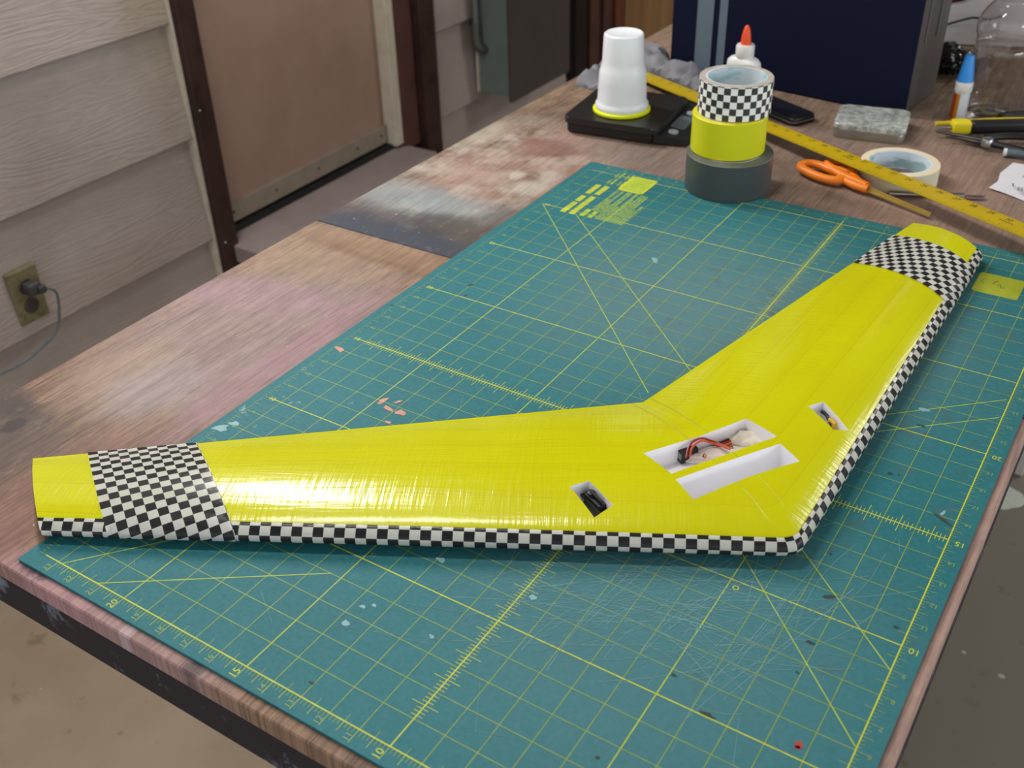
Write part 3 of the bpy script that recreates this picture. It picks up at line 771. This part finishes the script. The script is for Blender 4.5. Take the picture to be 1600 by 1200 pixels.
link('servo_label', bm, simple('amber_label', srgb(206, 170, 40), .5), wg)
bm = bmesh.new(); tube(bm, spline([at(x, y, .022) for x, y in ((1284, 643), (1291, 648), (1295, 656), (1300, 664))], 6), .0016, 8)
link('servo_cable', bm, MBLACK, wg, True)

# ================================================================ TAPE ROLLS
def roll(name, label, c, z, r, h, core, mats, group=None):
    t = thing(name, label, 'tape roll', (c[0], c[1], z), 0, group)
    ri = core+.0022
    bm = bmesh.new()
    lathe(bm, [(ri, 0), (r-.0008, 0), (r, .0008), (r, h-.0008), (r-.0008, h), (ri, h)], 72, closed=True, uv=True)
    for f in bm.faces:
        zc = f.calc_center_median()
        rad = math.hypot(zc.x, zc.y); f.material_index = 0 if rad > r-.0006 and .0006 < zc.z < h-.0006 else 1
    link('tape', bm, mats[:2], t, True)
    bm = bmesh.new(); lathe(bm, [(core, .0003), (ri-.0001, .0003), (ri-.0001, h-.0003), (core, h-.0003)], 64, closed=True)
    link('core', bm, mats[2], t, True)
    return t
def mat_core(name, a, b):
    g = N(name); o = g.coord(); n = g.noise(g.map(o, (20, 20, 60)), 1, 3)
    return g.done(g.ramp(n, [(.48, a), (.56, b)]), .5)
MCORE = mat_core('printed_core', srgb(214, 222, 228), srgb(170, 205, 210))
MGREY = N('grey_duct_tape'); _o = MGREY.coord(); MGREY.bump(MGREY.noise(MGREY.map(_o, (3, 3, 900)), 1, 2), .0002, .6)
MGREY = MGREY.done(srgb(78, 84, 86), .33, .25, .5)
d0 = Vector((-.355, .935, 0))
roll('duct_tape_roll', 'wide dark grey duct tape roll at the bottom of the tape stack', (.1645, .9285), .0002, .0555, .048, .038, [MGREY, simple('grey_tape_side', srgb(92, 94, 92), .5), MCORE])
roll('yellow_tape_roll', 'bright yellow duct tape roll in the middle of the tape stack', (.1568, .9370), .0484, .0476, .048, .038, [MYROLL, mat_yellow('yellow_tape_side', (214, 208, 20), (224, 216, 30), False), MCORE])
roll('checkered_tape_roll', 'black and white checkered tape roll on top of the tape stack', (.1582, .9440), .0966, .0462, .0445, .0365, [MCHK2, simple('tape_side_tan', srgb(176, 168, 160), .6), MCORE])
roll('masking_tape_roll', 'cream masking tape roll lying flat under the yardstick', (.3490, 1.0620), TZ+.0002, .0500, .0255, .0375, [simple('cream_masking_tape', srgb(216, 208, 180), .6, 0, .04), simple('cream_masking_side', srgb(226, 212, 184), .6, 0, .05), mat_core('blue_white_core', srgb(214, 228, 240), srgb(150, 184, 190))])

# ================================================================ GLUE BOTTLE
g0 = at(1168, 40, .131)
gb = thing('glue_bottle', 'white glue bottle with orange twist tip behind the tape stack', 'glue bottle', (g0.x, g0.y, TZ+.0002), -.25); gb.scale = (.96, .96, .90)
def ovloft(bm, secs, n=40, mi=0):
    rings = []
    for z, a, b in secs: rings.append([bm.verts.new((a*math.copysign(abs(math.cos(t))**.8, math.cos(t)), b*math.copysign(abs(math.sin(t))**.8, math.sin(t)), z)) for t in [2*math.pi*i/n for i in range(n)]])
    for p, q in zip(rings, rings[1:]):
        for i in range(n): f = bm.faces.new((p[i], p[(i+1) % n], q[(i+1) % n], q[i])); f.material_index = mi
    bm.faces.new(rings[0][::-1]).material_index = mi; bm.faces.new(rings[-1]).material_index = mi
bm = bmesh.new(); ovloft(bm, [(0, .026, .014), (.003, .028, .016), (.06, .028, .016), (.085, .0285, .0165), (.091, .0275, .0158), (.096, .023, .014), (.0985, .014, .012), (.1, .0125, .0125)])
link('bottle_body', bm, MWHITE, gb, True)
bm = bmesh.new(); lathe(bm, [(.0135, .0985), (.0142, .100), (.0142, .116), (.013, .1185), (.008, .119)], 36)
link('cap', bm, MWHITE, gb, True)
bm = bmesh.new(); lathe(bm, [(.0078, .1185), (.0078, .124), (.0070, .132), (.0055, .141), (.0035, .147), (.0016, .1492)], 28)
link('twist_tip', bm, simple('orange_tip', srgb(238, 84, 34), .4, 0, .04), gb, True)

# ================================================================ SCALE + CUP
A = at(881, 207, TZ); Bp = at(1055, 233, TZ); e1 = (Bp-A).normalized(); rz = math.atan2(e1.y, e1.x)
sc = thing('digital_scale', 'flat black digital kitchen scale under the upturned cup', 'scale', (A.x, A.y, TZ), rz)
bm = bmesh.new(); prism(bm, roundrect(.002, .140, .002, .150, .008), .0025, .0135, bev=.0015)
lo = [(.140, .0), (.196, .0), (.196, .150), (.140, .150)]
vs = []
for x, y in ((.139, .002), (.182, .010), (.190, .020), (.190, .132), (.182, .145), (.139, .150)):
    vs.append((x, y))
b0 = [bm.verts.new((x, y, .0025)) for x, y in vs]; t0 = [bm.verts.new((x, y, .0165 if x < .15 else .0115)) for x, y in vs]
bm.faces.new(b0[::-1]); bm.faces.new(t0)
for i in range(6): bm.faces.new((b0[i], b0[(i+1) % 6], t0[(i+1) % 6], t0[i]))
for x, y in ((.015, .015), (.015, .135), (.165, .025), (.165, .125)): lathe(bm, [(.007, 0), (.007, .003)], 16, (x, y))
link('base', bm, MDARK, sc)
bm = bmesh.new(); prism(bm, roundrect(.0, .146, -.004, .144, .010), .0165, .0262, bev=.0022, seg=3)
link('platform', bm, simple('satin_black_platform', srgb(34, 32, 31), .38, 0, .1, 300), sc)
bm = bmesh.new(); lathe(bm, [(.05, .0136), (.05, .0164)], 32, (.07, .07)); link('load_plate', bm, MBLACK, sc)
def on_console(x): return .0165+(.0115-.0165)*(x-.139)/(.190-.139)
def slopebox(x0, x1, y0, y1, h, m, name):
    bm = bmesh.new(); prism(bm, roundrect(x0, x1, y0, y1, min(x1-x0, y1-y0)*.2 if name == 'display' else min(x1-x0, y1-y0)*.49), 0, h)
    for v in bm.verts: v.co.z += .0145-(v.co.x-.15)*.08
    return link(name, bm, m, sc, True)
slopebox(.150, .172, .042, .092, .0016, simple('lcd_grey', srgb(84, 92, 96), .25), 'display')
slopebox(.154, .168, .018, .034, .0020, simple('grey_button', srgb(150, 154, 156), .35), 'button')
slopebox(.154, .168, .100, .116, .0020, simple('grey_button_far', srgb(150, 154, 156), .35), 'button')
cc = (at(925, 165, .03)+at(1018, 165, .03))/2
cz = TZ+.0264
cr = thing('lid', 'flat neon yellow plastic ring under the white cup', 'lid', (cc.x, cc.y, cz))
bm = bmesh.new(); lathe(bm, [(.0400, 0), (.0425, .0012), (.0425, .0045), (.0405, .0058), (.030, .0058), (.030, 0)], 64, closed=True)
link('ring', bm, mat_yellow('neon_yellow_plastic', (222, 232, 10), (228, 238, 16), False), cr, True)
cu = thing('plastic_cup', 'translucent white plastic cup standing upside down on the scale', 'cup', (cc.x, cc.y, cz+.006))
pr = [(.0385, 0), (.0392, .001), (.0392, .006), (.0368, .009), (.0362, .012), (.0350, .035), (.0342, .052), (.0325, .058), (.0308, .064), (.0302, .070), (.0288, .103), (.0280, .1065), (.0262, .1078), (.0245, .1068), (.001, .1064)]
inner = [(r-.0009 if r > .002 else r, max(z-.0008, 0) if z > .002 else z) for r, z in pr]
bm = bmesh.new(); lathe(bm, pr, 64); 
for f in [f for f in bm.faces if len(f.verts) > 4]: bm.faces.remove(f)
g = N('milky_white_plastic'); g.b.inputs['Subsurface Weight'].default_value = .15; g.b.inputs['Subsurface Radius'].default_value = (.01, .01, .01)
MCUP = g.done(srgb(236, 241, 246), .32)
link('shell', bm, MCUP, cu, True)

# ================================================================ RAG
def cloth(name, label, pts, h, mat, seed=1, res=46):
    xs = [p[0] for p in pts]; ys = [p[1] for p in pts]
    def inside(x, y):
        c = False; j = len(pts)-1
        for i in range(len(pts)):
            if (pts[i][1] > y) != (pts[j][1] > y) and x < (pts[j][0]-pts[i][0])*(y-pts[i][1])/(pts[j][1]-pts[i][1])+pts[i][0]: c = not c
            j = i
        return c
    def edged(x, y):
        d = 9
        for i in range(len(pts)):
            a = Vector(pts[i]); b = Vector(pts[(i+1) % len(pts)]); p = Vector((x, y)); t = max(0, min(1, (p-a).dot(b-a)/(b-a).length_squared)); d = min(d, (p-a-(b-a)*t).length)
        return d
    bm = bmesh.new(); gr = {}
    for i in range(res+1):
        for j in range(res+1):
            x = min(xs)+(max(xs)-min(xs))*i/res; y = min(ys)+(max(ys)-min(ys))*j/res
            if inside(x, y):
                e = min(1, edged(x, y)/.018)
                n1 = 1-abs(noise.noise(Vector(((x+y)*9+seed, (y-x)*26, .3)))*2.4); n2 = noise.noise(Vector((x*40, y*50, seed)))
                z = TZ+.001+h*e**.6*max(.12, .25+.75*n1+.22*n2)
                gr[i, j] = (bm.verts.new((x, y, z)), bm.verts.new((x, y, TZ+.0004)))
    for (i, j), v in gr.items():
        k = [(i, j), (i+1, j), (i+1, j+1), (i, j+1)]
        if all(q in gr for q in k):
            bm.faces.new([gr[q][0] for q in k]); bm.faces.new([gr[q][1] for q in k][::-1])
    for e in [e for e in bm.edges if len(e.link_faces) == 1]: pass
    lone = [v for v in bm.verts if not v.link_faces]; bmesh.ops.delete(bm, geom=lone, context='VERTS')
    inv = {}
    for t, b in gr.values():
        if t.is_valid and b.is_valid: inv[t] = b
    for e in [e for e in bm.edges if len(e.link_faces) == 1 and e.verts[0] in inv and e.verts[1] in inv]:
        a, b = e.verts; bm.faces.new((a, b, inv[b], inv[a]))
    o = link(name, bm, mat, None, True); return tag(o, label, 'rag')
MRAG = simple('grey_cloth', srgb(134, 134, 140), .9, 0, .16, 60, .1, .001)
cloth('cleaning_rag', 'crumpled grey cloth rag heaped behind the scale', [(-.218, 1.19), (-.15, 1.175), (-.150, 1.215), (-.198, 1.25), (-.197, 1.315), (-.13, 1.294), (-.06, 1.266), (0, 1.236), (.045, 1.212), (.06, 1.25), (.05, 1.29), (-.03, 1.325), (-.122, 1.343), (-.138, 1.39), (-.19, 1.40), (-.227, 1.30)], .030, MRAG, 3)

# ================================================================ YARDSTICK
ya = thing('yardstick', 'long yellow yardstick with black markings resting on the masking tape', 'yardstick')
ya.location = (0, 0, 0)
pa = (at(1014, 120, .0)+at(1014, 133, .0))/2; pb = (at(1571, 337, .032)+at(1571, 354, .032))/2
pa.z = .006; pb.z = .031
dy = (pb-pa).normalized(); sdy = Vector((dy.y, -dy.x, 0)).normalized(); ny = sdy.cross(dy).normalized()
if ny.z < 0: ny = -ny
org = pb-dy*30*IN
O = Matrix((dy, -sdy, ny)).transposed().to_4x4(); O.translation = org
ya.matrix_world = O
W2 = .0158
link('blade', B(-.004, 36*IN+.004, -W2, W2, -.002, .0, bev=.0006), simple('yellow_enamel', srgb(190, 162, 8), .4, 0, .06, 30), ya)
bm = bmesh.new()
for k in range(36*8+1):
    x = k/8*IN; l = {0: .0085, 4: .0065, 2: .0045, 6: .0045}.get(k % 8, .003)
    quad(bm, (x, -W2+.0003), (x, -W2+l*.8), .00045, .00012)
for k in range(0, 915, 5): quad(bm, (k/1000, W2-.0003), (k/1000, W2-.0045), .0003, .00012)
link('tick_marks', bm, MBPRINT, ya)
bm = bmesh.new()
for k in range(1, 36): textmesh(bm, str(k), k*IN-.001, W2-.0085, .00015, .0095)
for k in range(10, 36, 10): 
    for q in range(5): quad(bm, (k*IN-.009+q*.004, .0005), (k*IN-.006+q*.004, .0005), .0016, .00012)
link('numerals', bm, MBPRINT, ya)

# ================================================================ SCISSORS
si = thing('scissors', 'orange-handled scissors lying closed beside the masking tape', 'scissors', tuple(at(1352, 296, TZ)))
so = Vector(si.location)
def zl_(x, y, z=.006): return at(1230+x/8, 220+y/8, z)-so
bm = bmesh.new()
tube(bm, spline([zl_(*p) for p in ((190, 300), (290, 285), (420, 310), (560, 370), (690, 440), (690, 490), (560, 490), (400, 450), (250, 385), (175, 335))], 6, True), .0062, 10, flat=.9, closed=True)
tube(bm, spline([zl_(*p) for p in ((640, 460), (740, 500), (850, 550), (950, 585), (1010, 600))], 6), [.0065]*9+[.0070]*9+[.0068]*7, 12, flat=.8)
link('handle', bm, MORANGE, si, True)
bm = bmesh.new()
tube(bm, spline([zl_(*p, .009) for p in ((500, 285), (600, 268), (730, 285), (820, 340), (800, 385), (690, 375), (570, 340))], 6, True), .0052, 10, flat=.9, closed=True)
tube(bm, spline([zl_(*p, .008) for p in ((560, 350), (680, 420), (790, 470), (900, 520), (1000, 570))], 6), .0062, 12, flat=.8)
tube(bm, spline([zl_(*p, .008) for p in ((800, 360), (830, 430), (900, 510))], 6), .0052, 12, flat=.8)
link('handle', bm, MORANGE, si, True)
MBRASS = simple('brass_tinted_blade', srgb(186, 160, 84), .4, .4, .1, 60)
b0, b1 = zl_(985, 605, .004), at(1453, 337, .002)-so
dv = (b1-b0).normalized(); sv = Vector((-dv.y, dv.x, 0))
for k, (w0, w1, dz) in enumerate(((.0042, .0028, .0), (.0036, .0024, .0022))):
    bm = bmesh.new(); ptsb = [b0-dv*.006+sv*w0*(-1 if k == 0 else 1), b0-dv*.006, b1, b1+sv*w1*(-1 if k == 0 else 1)]
    lo = [bm.verts.new(p+Vector((0, 0, dz-.001))) for p in ptsb]; hi = [bm.verts.new(p+Vector((0, 0, dz+.001))) for p in ptsb]
    bm.faces.new(hi); bm.faces.new(lo[::-1])
    for i in range(4): bm.faces.new((lo[i], lo[(i+1) % 4], hi[(i+1) % 4], hi[i]))
    link('blade', bm, MBRASS, si)
# craft knife
ka, kb = at(1389, 300, .003), at(1506, 304, .003)
dk_ = (kb-ka).normalized(); kn = thing('craft_knife', 'slim silver craft knife lying under the yardstick', 'knife', (ka.x, ka.y, TZ), math.atan2(dk_.y, dk_.x)); kl = (kb-ka).length
bm = bmesh.new(); tube(bm, [(0, 0, .0042), (.004, 0, .0042), (kl*.7, 0, .0042), (kl*.8, 0, .0042), (kl, 0, .0042)], [.0024, .0038, .0038, .0032, .0040], 16)
link('handle', bm, MSTEEL, kn, True)
bm = bmesh.new(); prism(bm, [(kl, -.004), (kl+.022, -.005), (kl+.028, .004), (kl, .004)], .0032, .0042)
link('blade', bm, simple('bright_blade', srgb(226, 214, 226), .15, 1, .03), kn)

# ================================================================ TIN, PHONE
tc_ = [at(1304, 192, .019), at(1418, 205, .019), at(1422, 172, .019), at(1313, 162, .019)]
cen = sum(tc_, Vector())/4; ex = ((tc_[1]-tc_[0])+(tc_[2]-tc_[3])).normalized()
tn = thing('mint_tin', 'small worn silver hinged tin box near the blue box', 'tin', (cen.x, cen.y, TZ), math.atan2(ex.y, ex.x))
def mat_tin():
    g = N('worn_tin'); o = g.coord(); n = g.noise(o, 90, 4, .7); b = g.noise(o, 25, 3)
    c = g.ramp(n, [(.4, srgb(164, 172, 168)), (.6, srgb(226, 232, 226))])
    g.bump(n, .0012, .6); return g.done(c, g.ramp(b, [(.4, .25), (.6, .5)]), .45)
MTIN = mat_tin(); MTIN2 = simple('tin_side', srgb(164, 162, 152), .38, .8, .1, 40)
bm = bmesh.new(); prism(bm, roundrect(-.049, .049, -.042, .042, .010), 0.0002, .0135, bev=.001); link('tin_base', bm, MTIN2, tn, True)
bm = bmesh.new(); prism(bm, roundrect(-.0500, .0500, -.043, .043, .011), .0138, .0220, bev=.0018, seg=3); link('tin_lid', bm, MTIN, tn, True)
p0, p1, p2 = at(1240, 186, .01), at(1278, 176, .01), at(1203, 163, .01)
ex = (p1-p0).normalized(); ph = thing('mobile_phone', 'black slim mobile phone lying behind the tape stack', 'phone', (p0.x, p0.y, TZ), math.atan2(ex.y, ex.x))
bm = bmesh.new(); prism(bm, roundrect(0, .047, 0, .105, .009), .0003, .0115, bev=.003, seg=3); link('case', bm, simple('black_gloss_case', srgb(26, 26, 30), .3), ph, True)
bm = bmesh.new(); prism(bm, roundrect(.004, .043, .012, .090, .003), .0113, .0121); link('screen', bm, simple('phone_screen', srgb(28, 30, 38), .12), ph)
bm = bmesh.new(); prism(bm, roundrect(-.0008, .0478, -.0008, .1058, .0095), .0050, .0064); link('bezel', bm, MSTEEL, ph)

# ================================================================ BLUE BOX
g1, g0_ = at(1412, 184, TZ), at(1046, 107, TZ)
ex = (g1-g0_); wbx = ex.length; ex.normalize()
bx = thing('storage_case', 'tall navy blue case with two grey vertical stripes', 'case', (g0_.x, g0_.y, TZ), math.atan2(ex.y, ex.x))
MNAVY = simple('navy_panel', srgb(11, 17, 44), .7, 0, .06, 80, .15); MGS = simple('grey_stripe', srgb(98, 114, 128), .5, 0, .04)
H = .42
link('body', B(.001, wbx-.004, .005, .13, .0005, H, bev=.004), simple('grey_glossy_side', srgb(96, 96, 98), .22, .5, .05, 10), bx)
link('front_panel', B(0, wbx, 0, .006, .0008, H, bev=.002), MNAVY, bx)
for x0, x1 in ((.0475, .0775), (.0885, .1025)): link('stripe', B(x0, x1, -.0008, .0004, .001, H-.001), MGS, bx)
for y in (.04, .085): link('side_rib', B(wbx-.0045, wbx-.0025, y, y+.006, .10, H-.01, bev=.0008), simple('rib_grey', srgb(110, 110, 112), .3, .5), bx)

# ================================================================ SUPER GLUE, WATER BOTTLE
s0 = at(1494, 188, TZ)
sg = thing('superglue_tube', 'small white glue tube with tall blue cap and orange label', 'glue bottle', (s0.x, s0.y+.004, TZ+.0002), .2)
bm = bmesh.new(); lathe(bm, [(.0100, 0), (.0112, .001), (.0112, .041), (.0104, .043)], 28); link('tube_body', bm, simple('pale_plastic', srgb(200, 206, 214), .35, 0, .03), sg, True)
bm = bmesh.new()
for i in range(9):
    a0, a1 = math.radians(150+i*12), math.radians(162+i*12)
    r = .0115; f = bm.faces.new([bm.verts.new((r*math.cos(a), r*math.sin(a), z)) for a, z in ((a0, .002), (a1, .002), (a1, .041), (a0, .041))]); f.material_index = 1 if i >= 7 else 0
bmesh.ops.solidify(bm, geom=list(bm.faces), thickness=.0002)
link('paper_label', bm, [simple('orange_label', srgb(204, 84, 30), .5), simple('yellow_label_edge', srgb(226, 160, 50), .5)], sg)
bm = bmesh.new(); lathe(bm, [(.0118, .043), (.0126, .044), (.0124, .057), (.0120, .058)], 28); link('collar', bm, MWHITE, sg, True)
bm = bmesh.new(); lathe(bm, [(.0118, .0582), (.0114, .061), (.0066, .093), (.0058, .0955), (.004, .0962)], 28); link('cap', bm, simple('bright_blue_plastic', srgb(44, 142, 228), .35, 0, .04), sg, True)
w0 = at(1543, 187, TZ)
wbt = thing('water_bottle', 'empty clear ribbed plastic drink bottle without a cap', 'bottle', (.3975, 1.366, TZ+.0002))
def ring_prof():
    q = [(.012, .004), (.028, .0015), (.036, .0), (.0395, .004), (.0405, .012), (.0385, .020), (.0380, .030), (.0378, .075), (.0385, .092), (.0405, .096), (.0395, .101), (.0385, .104), (.0405, .109), (.0395, .114), (.0400, .118), (.0425, .124), (.0428, .134), (.0400, .146), (.0345, .156), (.0285, .1635), (.0255, .167), (.0252, .170), (.0272, .171), (.0272, .173), (.0252, .1745), (.0262, .176), (.0252, .178), (.0262, .180), (.0250, .182), (.0250, .188)]
    return q
pr = ring_prof(); bm = bmesh.new(); n = 64
prc = pr+[(r-.0010, z) for r, z in pr[::-1][:-1]]+[(.0114, .0046)]
lathe(bm, prc, n, closed=True)
bm2v = bm.verts
bmd = [bm.verts.new((.0121*math.cos(2*math.pi*i/24), .0121*math.sin(2*math.pi*i/24), .0043)) for i in range(24)]; bm.faces.new(bmd)
for v in bm.verts:
    if .03 < v.co.z < .092:
        a = math.atan2(v.co.y, v.co.x); k = 1+.025*math.cos(8*a); v.co.x *= k; v.co.y *= k
link('bottle_shell', bm, mat_glass(), wbt, True)

# ================================================================ HAND TOOLS at the right
ta, tb = at(1466, 194, .006), at(1640, 190, .006)
dk_ = (tb-ta).normalized(); ml = (tb-ta).length
mu = thing('utility_knife', 'yellow and black utility knife with silver tip', 'knife', (ta.x, ta.y, TZ), math.atan2(dk_.y, dk_.x))
link('grip', B(.040, ml, -.024, -.006, .001, .019, bev=.006, seg=3), MBLACK, mu, True)
link('collar', B(.014, .040, -.025, -.005, .001, .020, bev=.004, seg=3), simple('yellow_grip', srgb(226, 208, 20), .4, 0, .04), mu, True)
bm = bmesh.new(); tube(bm, [(-.006, -.017, .009), (.006, -.0165, .010), (.016, -.016, .010)], [.0012, .0028, .0034], 12); link('tip', bm, MSTEEL, mu, True)
bm = bmesh.new(); tube(bm, spline([(-.004, 0, .010), (.03, .001, .010), (.08, .002, .012), (ml, .001, .012)], 6), [.0032]*4+[.0038]*15, 12); link('lever', bm, simple('yellow_lever', srgb(222, 196, 22), .4, 0, .05), mu, True)
pl = thing('long_nose_pliers', 'black long-nose pliers lying below the yellow knife', 'pliers', tuple(at(1500, 207, TZ)))
po = Vector(pl.location)
def pp(pts, r, name, m, z=.006, fl=.8):
    bm = bmesh.new(); tube(bm, spline([at(x, y, z)-po for x, y in pts], 6), r, 12, flat=fl); return link(name, bm, m, pl, True)
pp([(1462, 205), (1490, 210), (1520, 216), (1545, 220)], [.0015+.0045*i/18 for i in range(19)], 'jaw', MDARKSTEEL)
pp([(1478, 214), (1500, 216), (1525, 221), (1548, 223)], [.0015+.0045*i/18 for i in range(19)], 'jaw', MDARKSTEEL, .005)
bm = bmesh.new(); c = at(1543, 219, .011)-po; lathe(bm, [(.008, -.008), (.0085, 0), (.007, .0025), (.003, .003)], 20, (c.x, c.y)); bmesh.ops.translate(bm, vec=(0, 0, c.z), verts=bm.verts); link('pivot', bm, MSTEEL, pl, True)
pp([(1540, 216), (1570, 213), (1605, 214), (1640, 218)], .0062, 'handle', MBLACK, .007)
pp([(1540, 222), (1565, 228), (1600, 236), (1640, 244)], .0062, 'handle', MBLACK, .007)
mk = thing('marker_pen', 'dark blue-grey pen barrel with a white end at the right edge', 'pen', tuple(at(1568, 241, TZ)))
mo = Vector(mk.location)
bm = bmesh.new(); tube(bm, [at(1573, 238, .004)-mo, at(1600, 241, .004)-mo, at(1650, 246, .004)-mo], .0052, 16); link('barrel', bm, simple('blue_grey_barrel', srgb(96, 108, 118), .3), mk, True)
bm = bmesh.new(); tube(bm, [at(1568, 237.5, .004)-mo, at(1573, 238, .004)-mo], .0054, 16); link('end_cap', bm, MWHITE, mk, True)
sd = thing('screwdriver', 'black handled screwdriver lying beside the drink bottle', 'screwdriver', tuple(at(1562, 183, TZ)))
sdo = Vector(sd.location)
bm = bmesh.new(); tube(bm, spline([at(x, y, .007)-sdo for x, y in ((1562, 184), (1575, 182), (1600, 180), (1640, 177))], 5), [.0055, .0072]+[.0075]*14, 14); link('handle', bm, MBLACK, sd, True)
bm = bmesh.new(); tube(bm, [at(1640, 177, .007)-sdo, at(1700, 172, .007)-sdo], .0025, 10); link('shaft', bm, MSTEEL, sd, True)

# ================================================================ PAPER
bm = bmesh.new(); pts = [(1583, 254), (1602, 257), (1640, 264), (1640, 326), (1601, 314), (1571, 302), (1545, 293), (1559, 283), (1563, 270)]
z_ = [.010, .009, .006, .001, .001, .002, .003, .005, .009]
up = [bm.verts.new(at(x, y, TZ+z)) for (x, y), z in zip(pts, z_)]; dn = [bm.verts.new(at(x, y, TZ+z)+Vector((0, 0, -.0003))) for (x, y), z in zip(pts, z_)]
ctr = bm.verts.new(at(1600, 287, TZ+.007)); ctd = bm.verts.new(at(1600, 287, TZ+.007)+Vector((0, 0, -.0003)))
for i in range(9):
    j = (i+1) % 9; bm.faces.new((up[i], up[j], ctr)); bm.faces.new((dn[j], dn[i], ctd)); bm.faces.new((up[i], dn[i], dn[j], up[j]))
pa_ = thing('paper_scrap', 'torn white paper slip with dark print at the right edge', 'paper', (0, 0, 0))
link('sheet', bm, simple('white_paper', srgb(216, 214, 220), .8, 0, .03), pa_)
MINK = simple('grey_ink', srgb(96, 96, 108), .7)
for (x, y, s, t, r) in ((1583, 289, .016, '1', .2), (1594, 296, .018, '8', .2), (1599, 276, .008, '7', .2), (1612, 296, .018, '4', .2)):
    bm = bmesh.new(); c = at(x, y, TZ+.0082); textmesh(bm, t, c.x, c.y, c.z, s, r); link('printed_digit', bm, MINK, pa_)

# ================================================================ BAGS AT BACK
def bagshape(u, v):
    # front surface of a bulging bag; u 0..1 across, v 0..1 up, local x right, y depth, z up
    b = math.sin(math.pi*min(max(u, 0), 1))**.5; h = math.sin(math.pi*min(max(.08+v*.84, 0), 1))**.5
    return Vector(((u-.5)*.30*(.86+.14*h), -.07*b*h+.004*math.sin(9*u+5*v), .002+v*.235))
w1 = at(1545, 80, TZ)
wbg = thing('plastic_bag', 'white plastic bag with black lines and red and yellow print', 'bag', (w1.x+.022, w1.y+.075, TZ), .50)
bm = bmesh.new(); nu, nv = 40, 30; G = []
for side in (0, 1):
    g_ = [[None]*(nv+1) for _ in range(nu+1)]
    for i in range(nu+1):
        for j in range(nv+1):
            p = bagshape(i/nu, j/nv)
            if side: p.y = -p.y*.8
            if side and (i in (0, nu) or j in (0, nv)): g_[i][j] = G[0][i][j]
            else: g_[i][j] = bm.verts.new(p)
    G.append(g_)
    for i in range(nu):
        for j in range(nv): bm.faces.new((g_[i][j], g_[i+1][j], g_[i+1][j+1], g_[i][j+1]) if not side else (g_[i][j+1], g_[i+1][j+1], g_[i+1][j], g_[i][j]))
bmesh.ops.recalc_face_normals(bm, faces=bm.faces)
link('bag_body', bm, simple('white_bag_plastic', srgb(222, 218, 220), .45, 0, .04, 9, None, .004), wbg, True)
def patch(poly, name, col):
    bm = bmesh.new(); a = [bm.verts.new(bagshape(u, v)+Vector((0, -.0018, 0))) for u, v in poly]; b = [bm.verts.new(bagshape(u, v)+Vector((0, .001, 0))) for u, v in poly]
    n = len(poly); bm.faces.new(a)
    for i in range(n): bm.faces.new((a[i], a[(i+1) % n], b[(i+1) % n], b[i]))
    bmesh.ops.triangulate(bm, faces=[f for f in bm.faces if len(f.verts) > 4])
    link(name, bm, simple(name+'_print', col, .45), wbg)
def band(path, w, name, col):
    bm = bmesh.new(); v_ = []
    for k, (u, v) in enumerate(path):
        ww = w*(1 if 0 < k < len(path)-1 else .3)
        v_.append((bm.verts.new(bagshape(u, v-ww)+Vector((0, -.0016, 0))), bm.verts.new(bagshape(u, v+ww)+Vector((0, -.0016, 0)))))
    for a, b in zip(v_, v_[1:]): bm.faces.new((a[0], b[0], b[1], a[1]))
    link(name, bm, simple(name+'_ink', col, .45), wbg)
band([(.02, .13), (.07, .15), (.13, .19), (.19, .225), (.25, .225), (.30, .235), (.36, .28)], .008, 'black_line', srgb(28, 40, 38))
band([(.02, .31), (.07, .32), (.12, .345), (.17, .385), (.21, .44)], .008, 'red_outline', srgb(30, 20, 24))
for a, b, col, nm_ in ((.56, .60, srgb(28, 60, 40), 'green_stripe'), (.60, .655, srgb(214, 206, 30), 'yellow_stripe'), (.655, .72, srgb(184, 40, 40), 'red_stripe')):
    bm = bmesh.new(); v_ = []
    for k in range(9):
        v = .98-k*.09; sh = (1-v)*.20
        v_.append((bm.verts.new(bagshape(a-.10+sh, v)+Vector((0, -.0016, 0))), bm.verts.new(bagshape(b-.10+sh, v)+Vector((0, -.0016, 0)))))
    for p, q in zip(v_, v_[1:]): bm.faces.new((p[0], q[0], q[1], p[1]))
    link(nm_, bm, simple(nm_+'_ink', col, .45), wbg)
bm = bmesh.new(); v_ = []
for k, (u, v) in enumerate([(.02, .315), (.07, .325), (.12, .35), (.17, .39), (.21, .445)]):
    v_.append((bm.verts.new(bagshape(u, v)+Vector((0, -.0012, 0))), bm.verts.new(bagshape(u*.95+.01, .62)+Vector((0, -.0012, 0)))))
for p, q in zip(v_, v_[1:]): bm.faces.new((p[0], q[0], q[1], p[1]))
link('red_patch', bm, simple('red_patch_ink', srgb(170, 36, 52), .45), wbg)
bb = thing('black_pouch', 'crumpled shiny black plastic pouch in front of the white bag', 'pouch', tuple(at(1486, 116, TZ)))
bm = bmesh.new(); bmesh.ops.create_icosphere(bm, subdivisions=4, radius=1)
for v in bm.verts:
    n = noise.noise(v.co*1.6+Vector((9, 0, 0)))*.35+abs(noise.noise(v.co*4))*.3
    v.co *= .85+n
for v in bm.verts: v.co = Vector((v.co.x*.034, v.co.y*.034, max(0.0004, .024+v.co.z*.026)))
link('pouch_body', bm, simple('shiny_black_film', srgb(14, 14, 16), .22), bb, True)
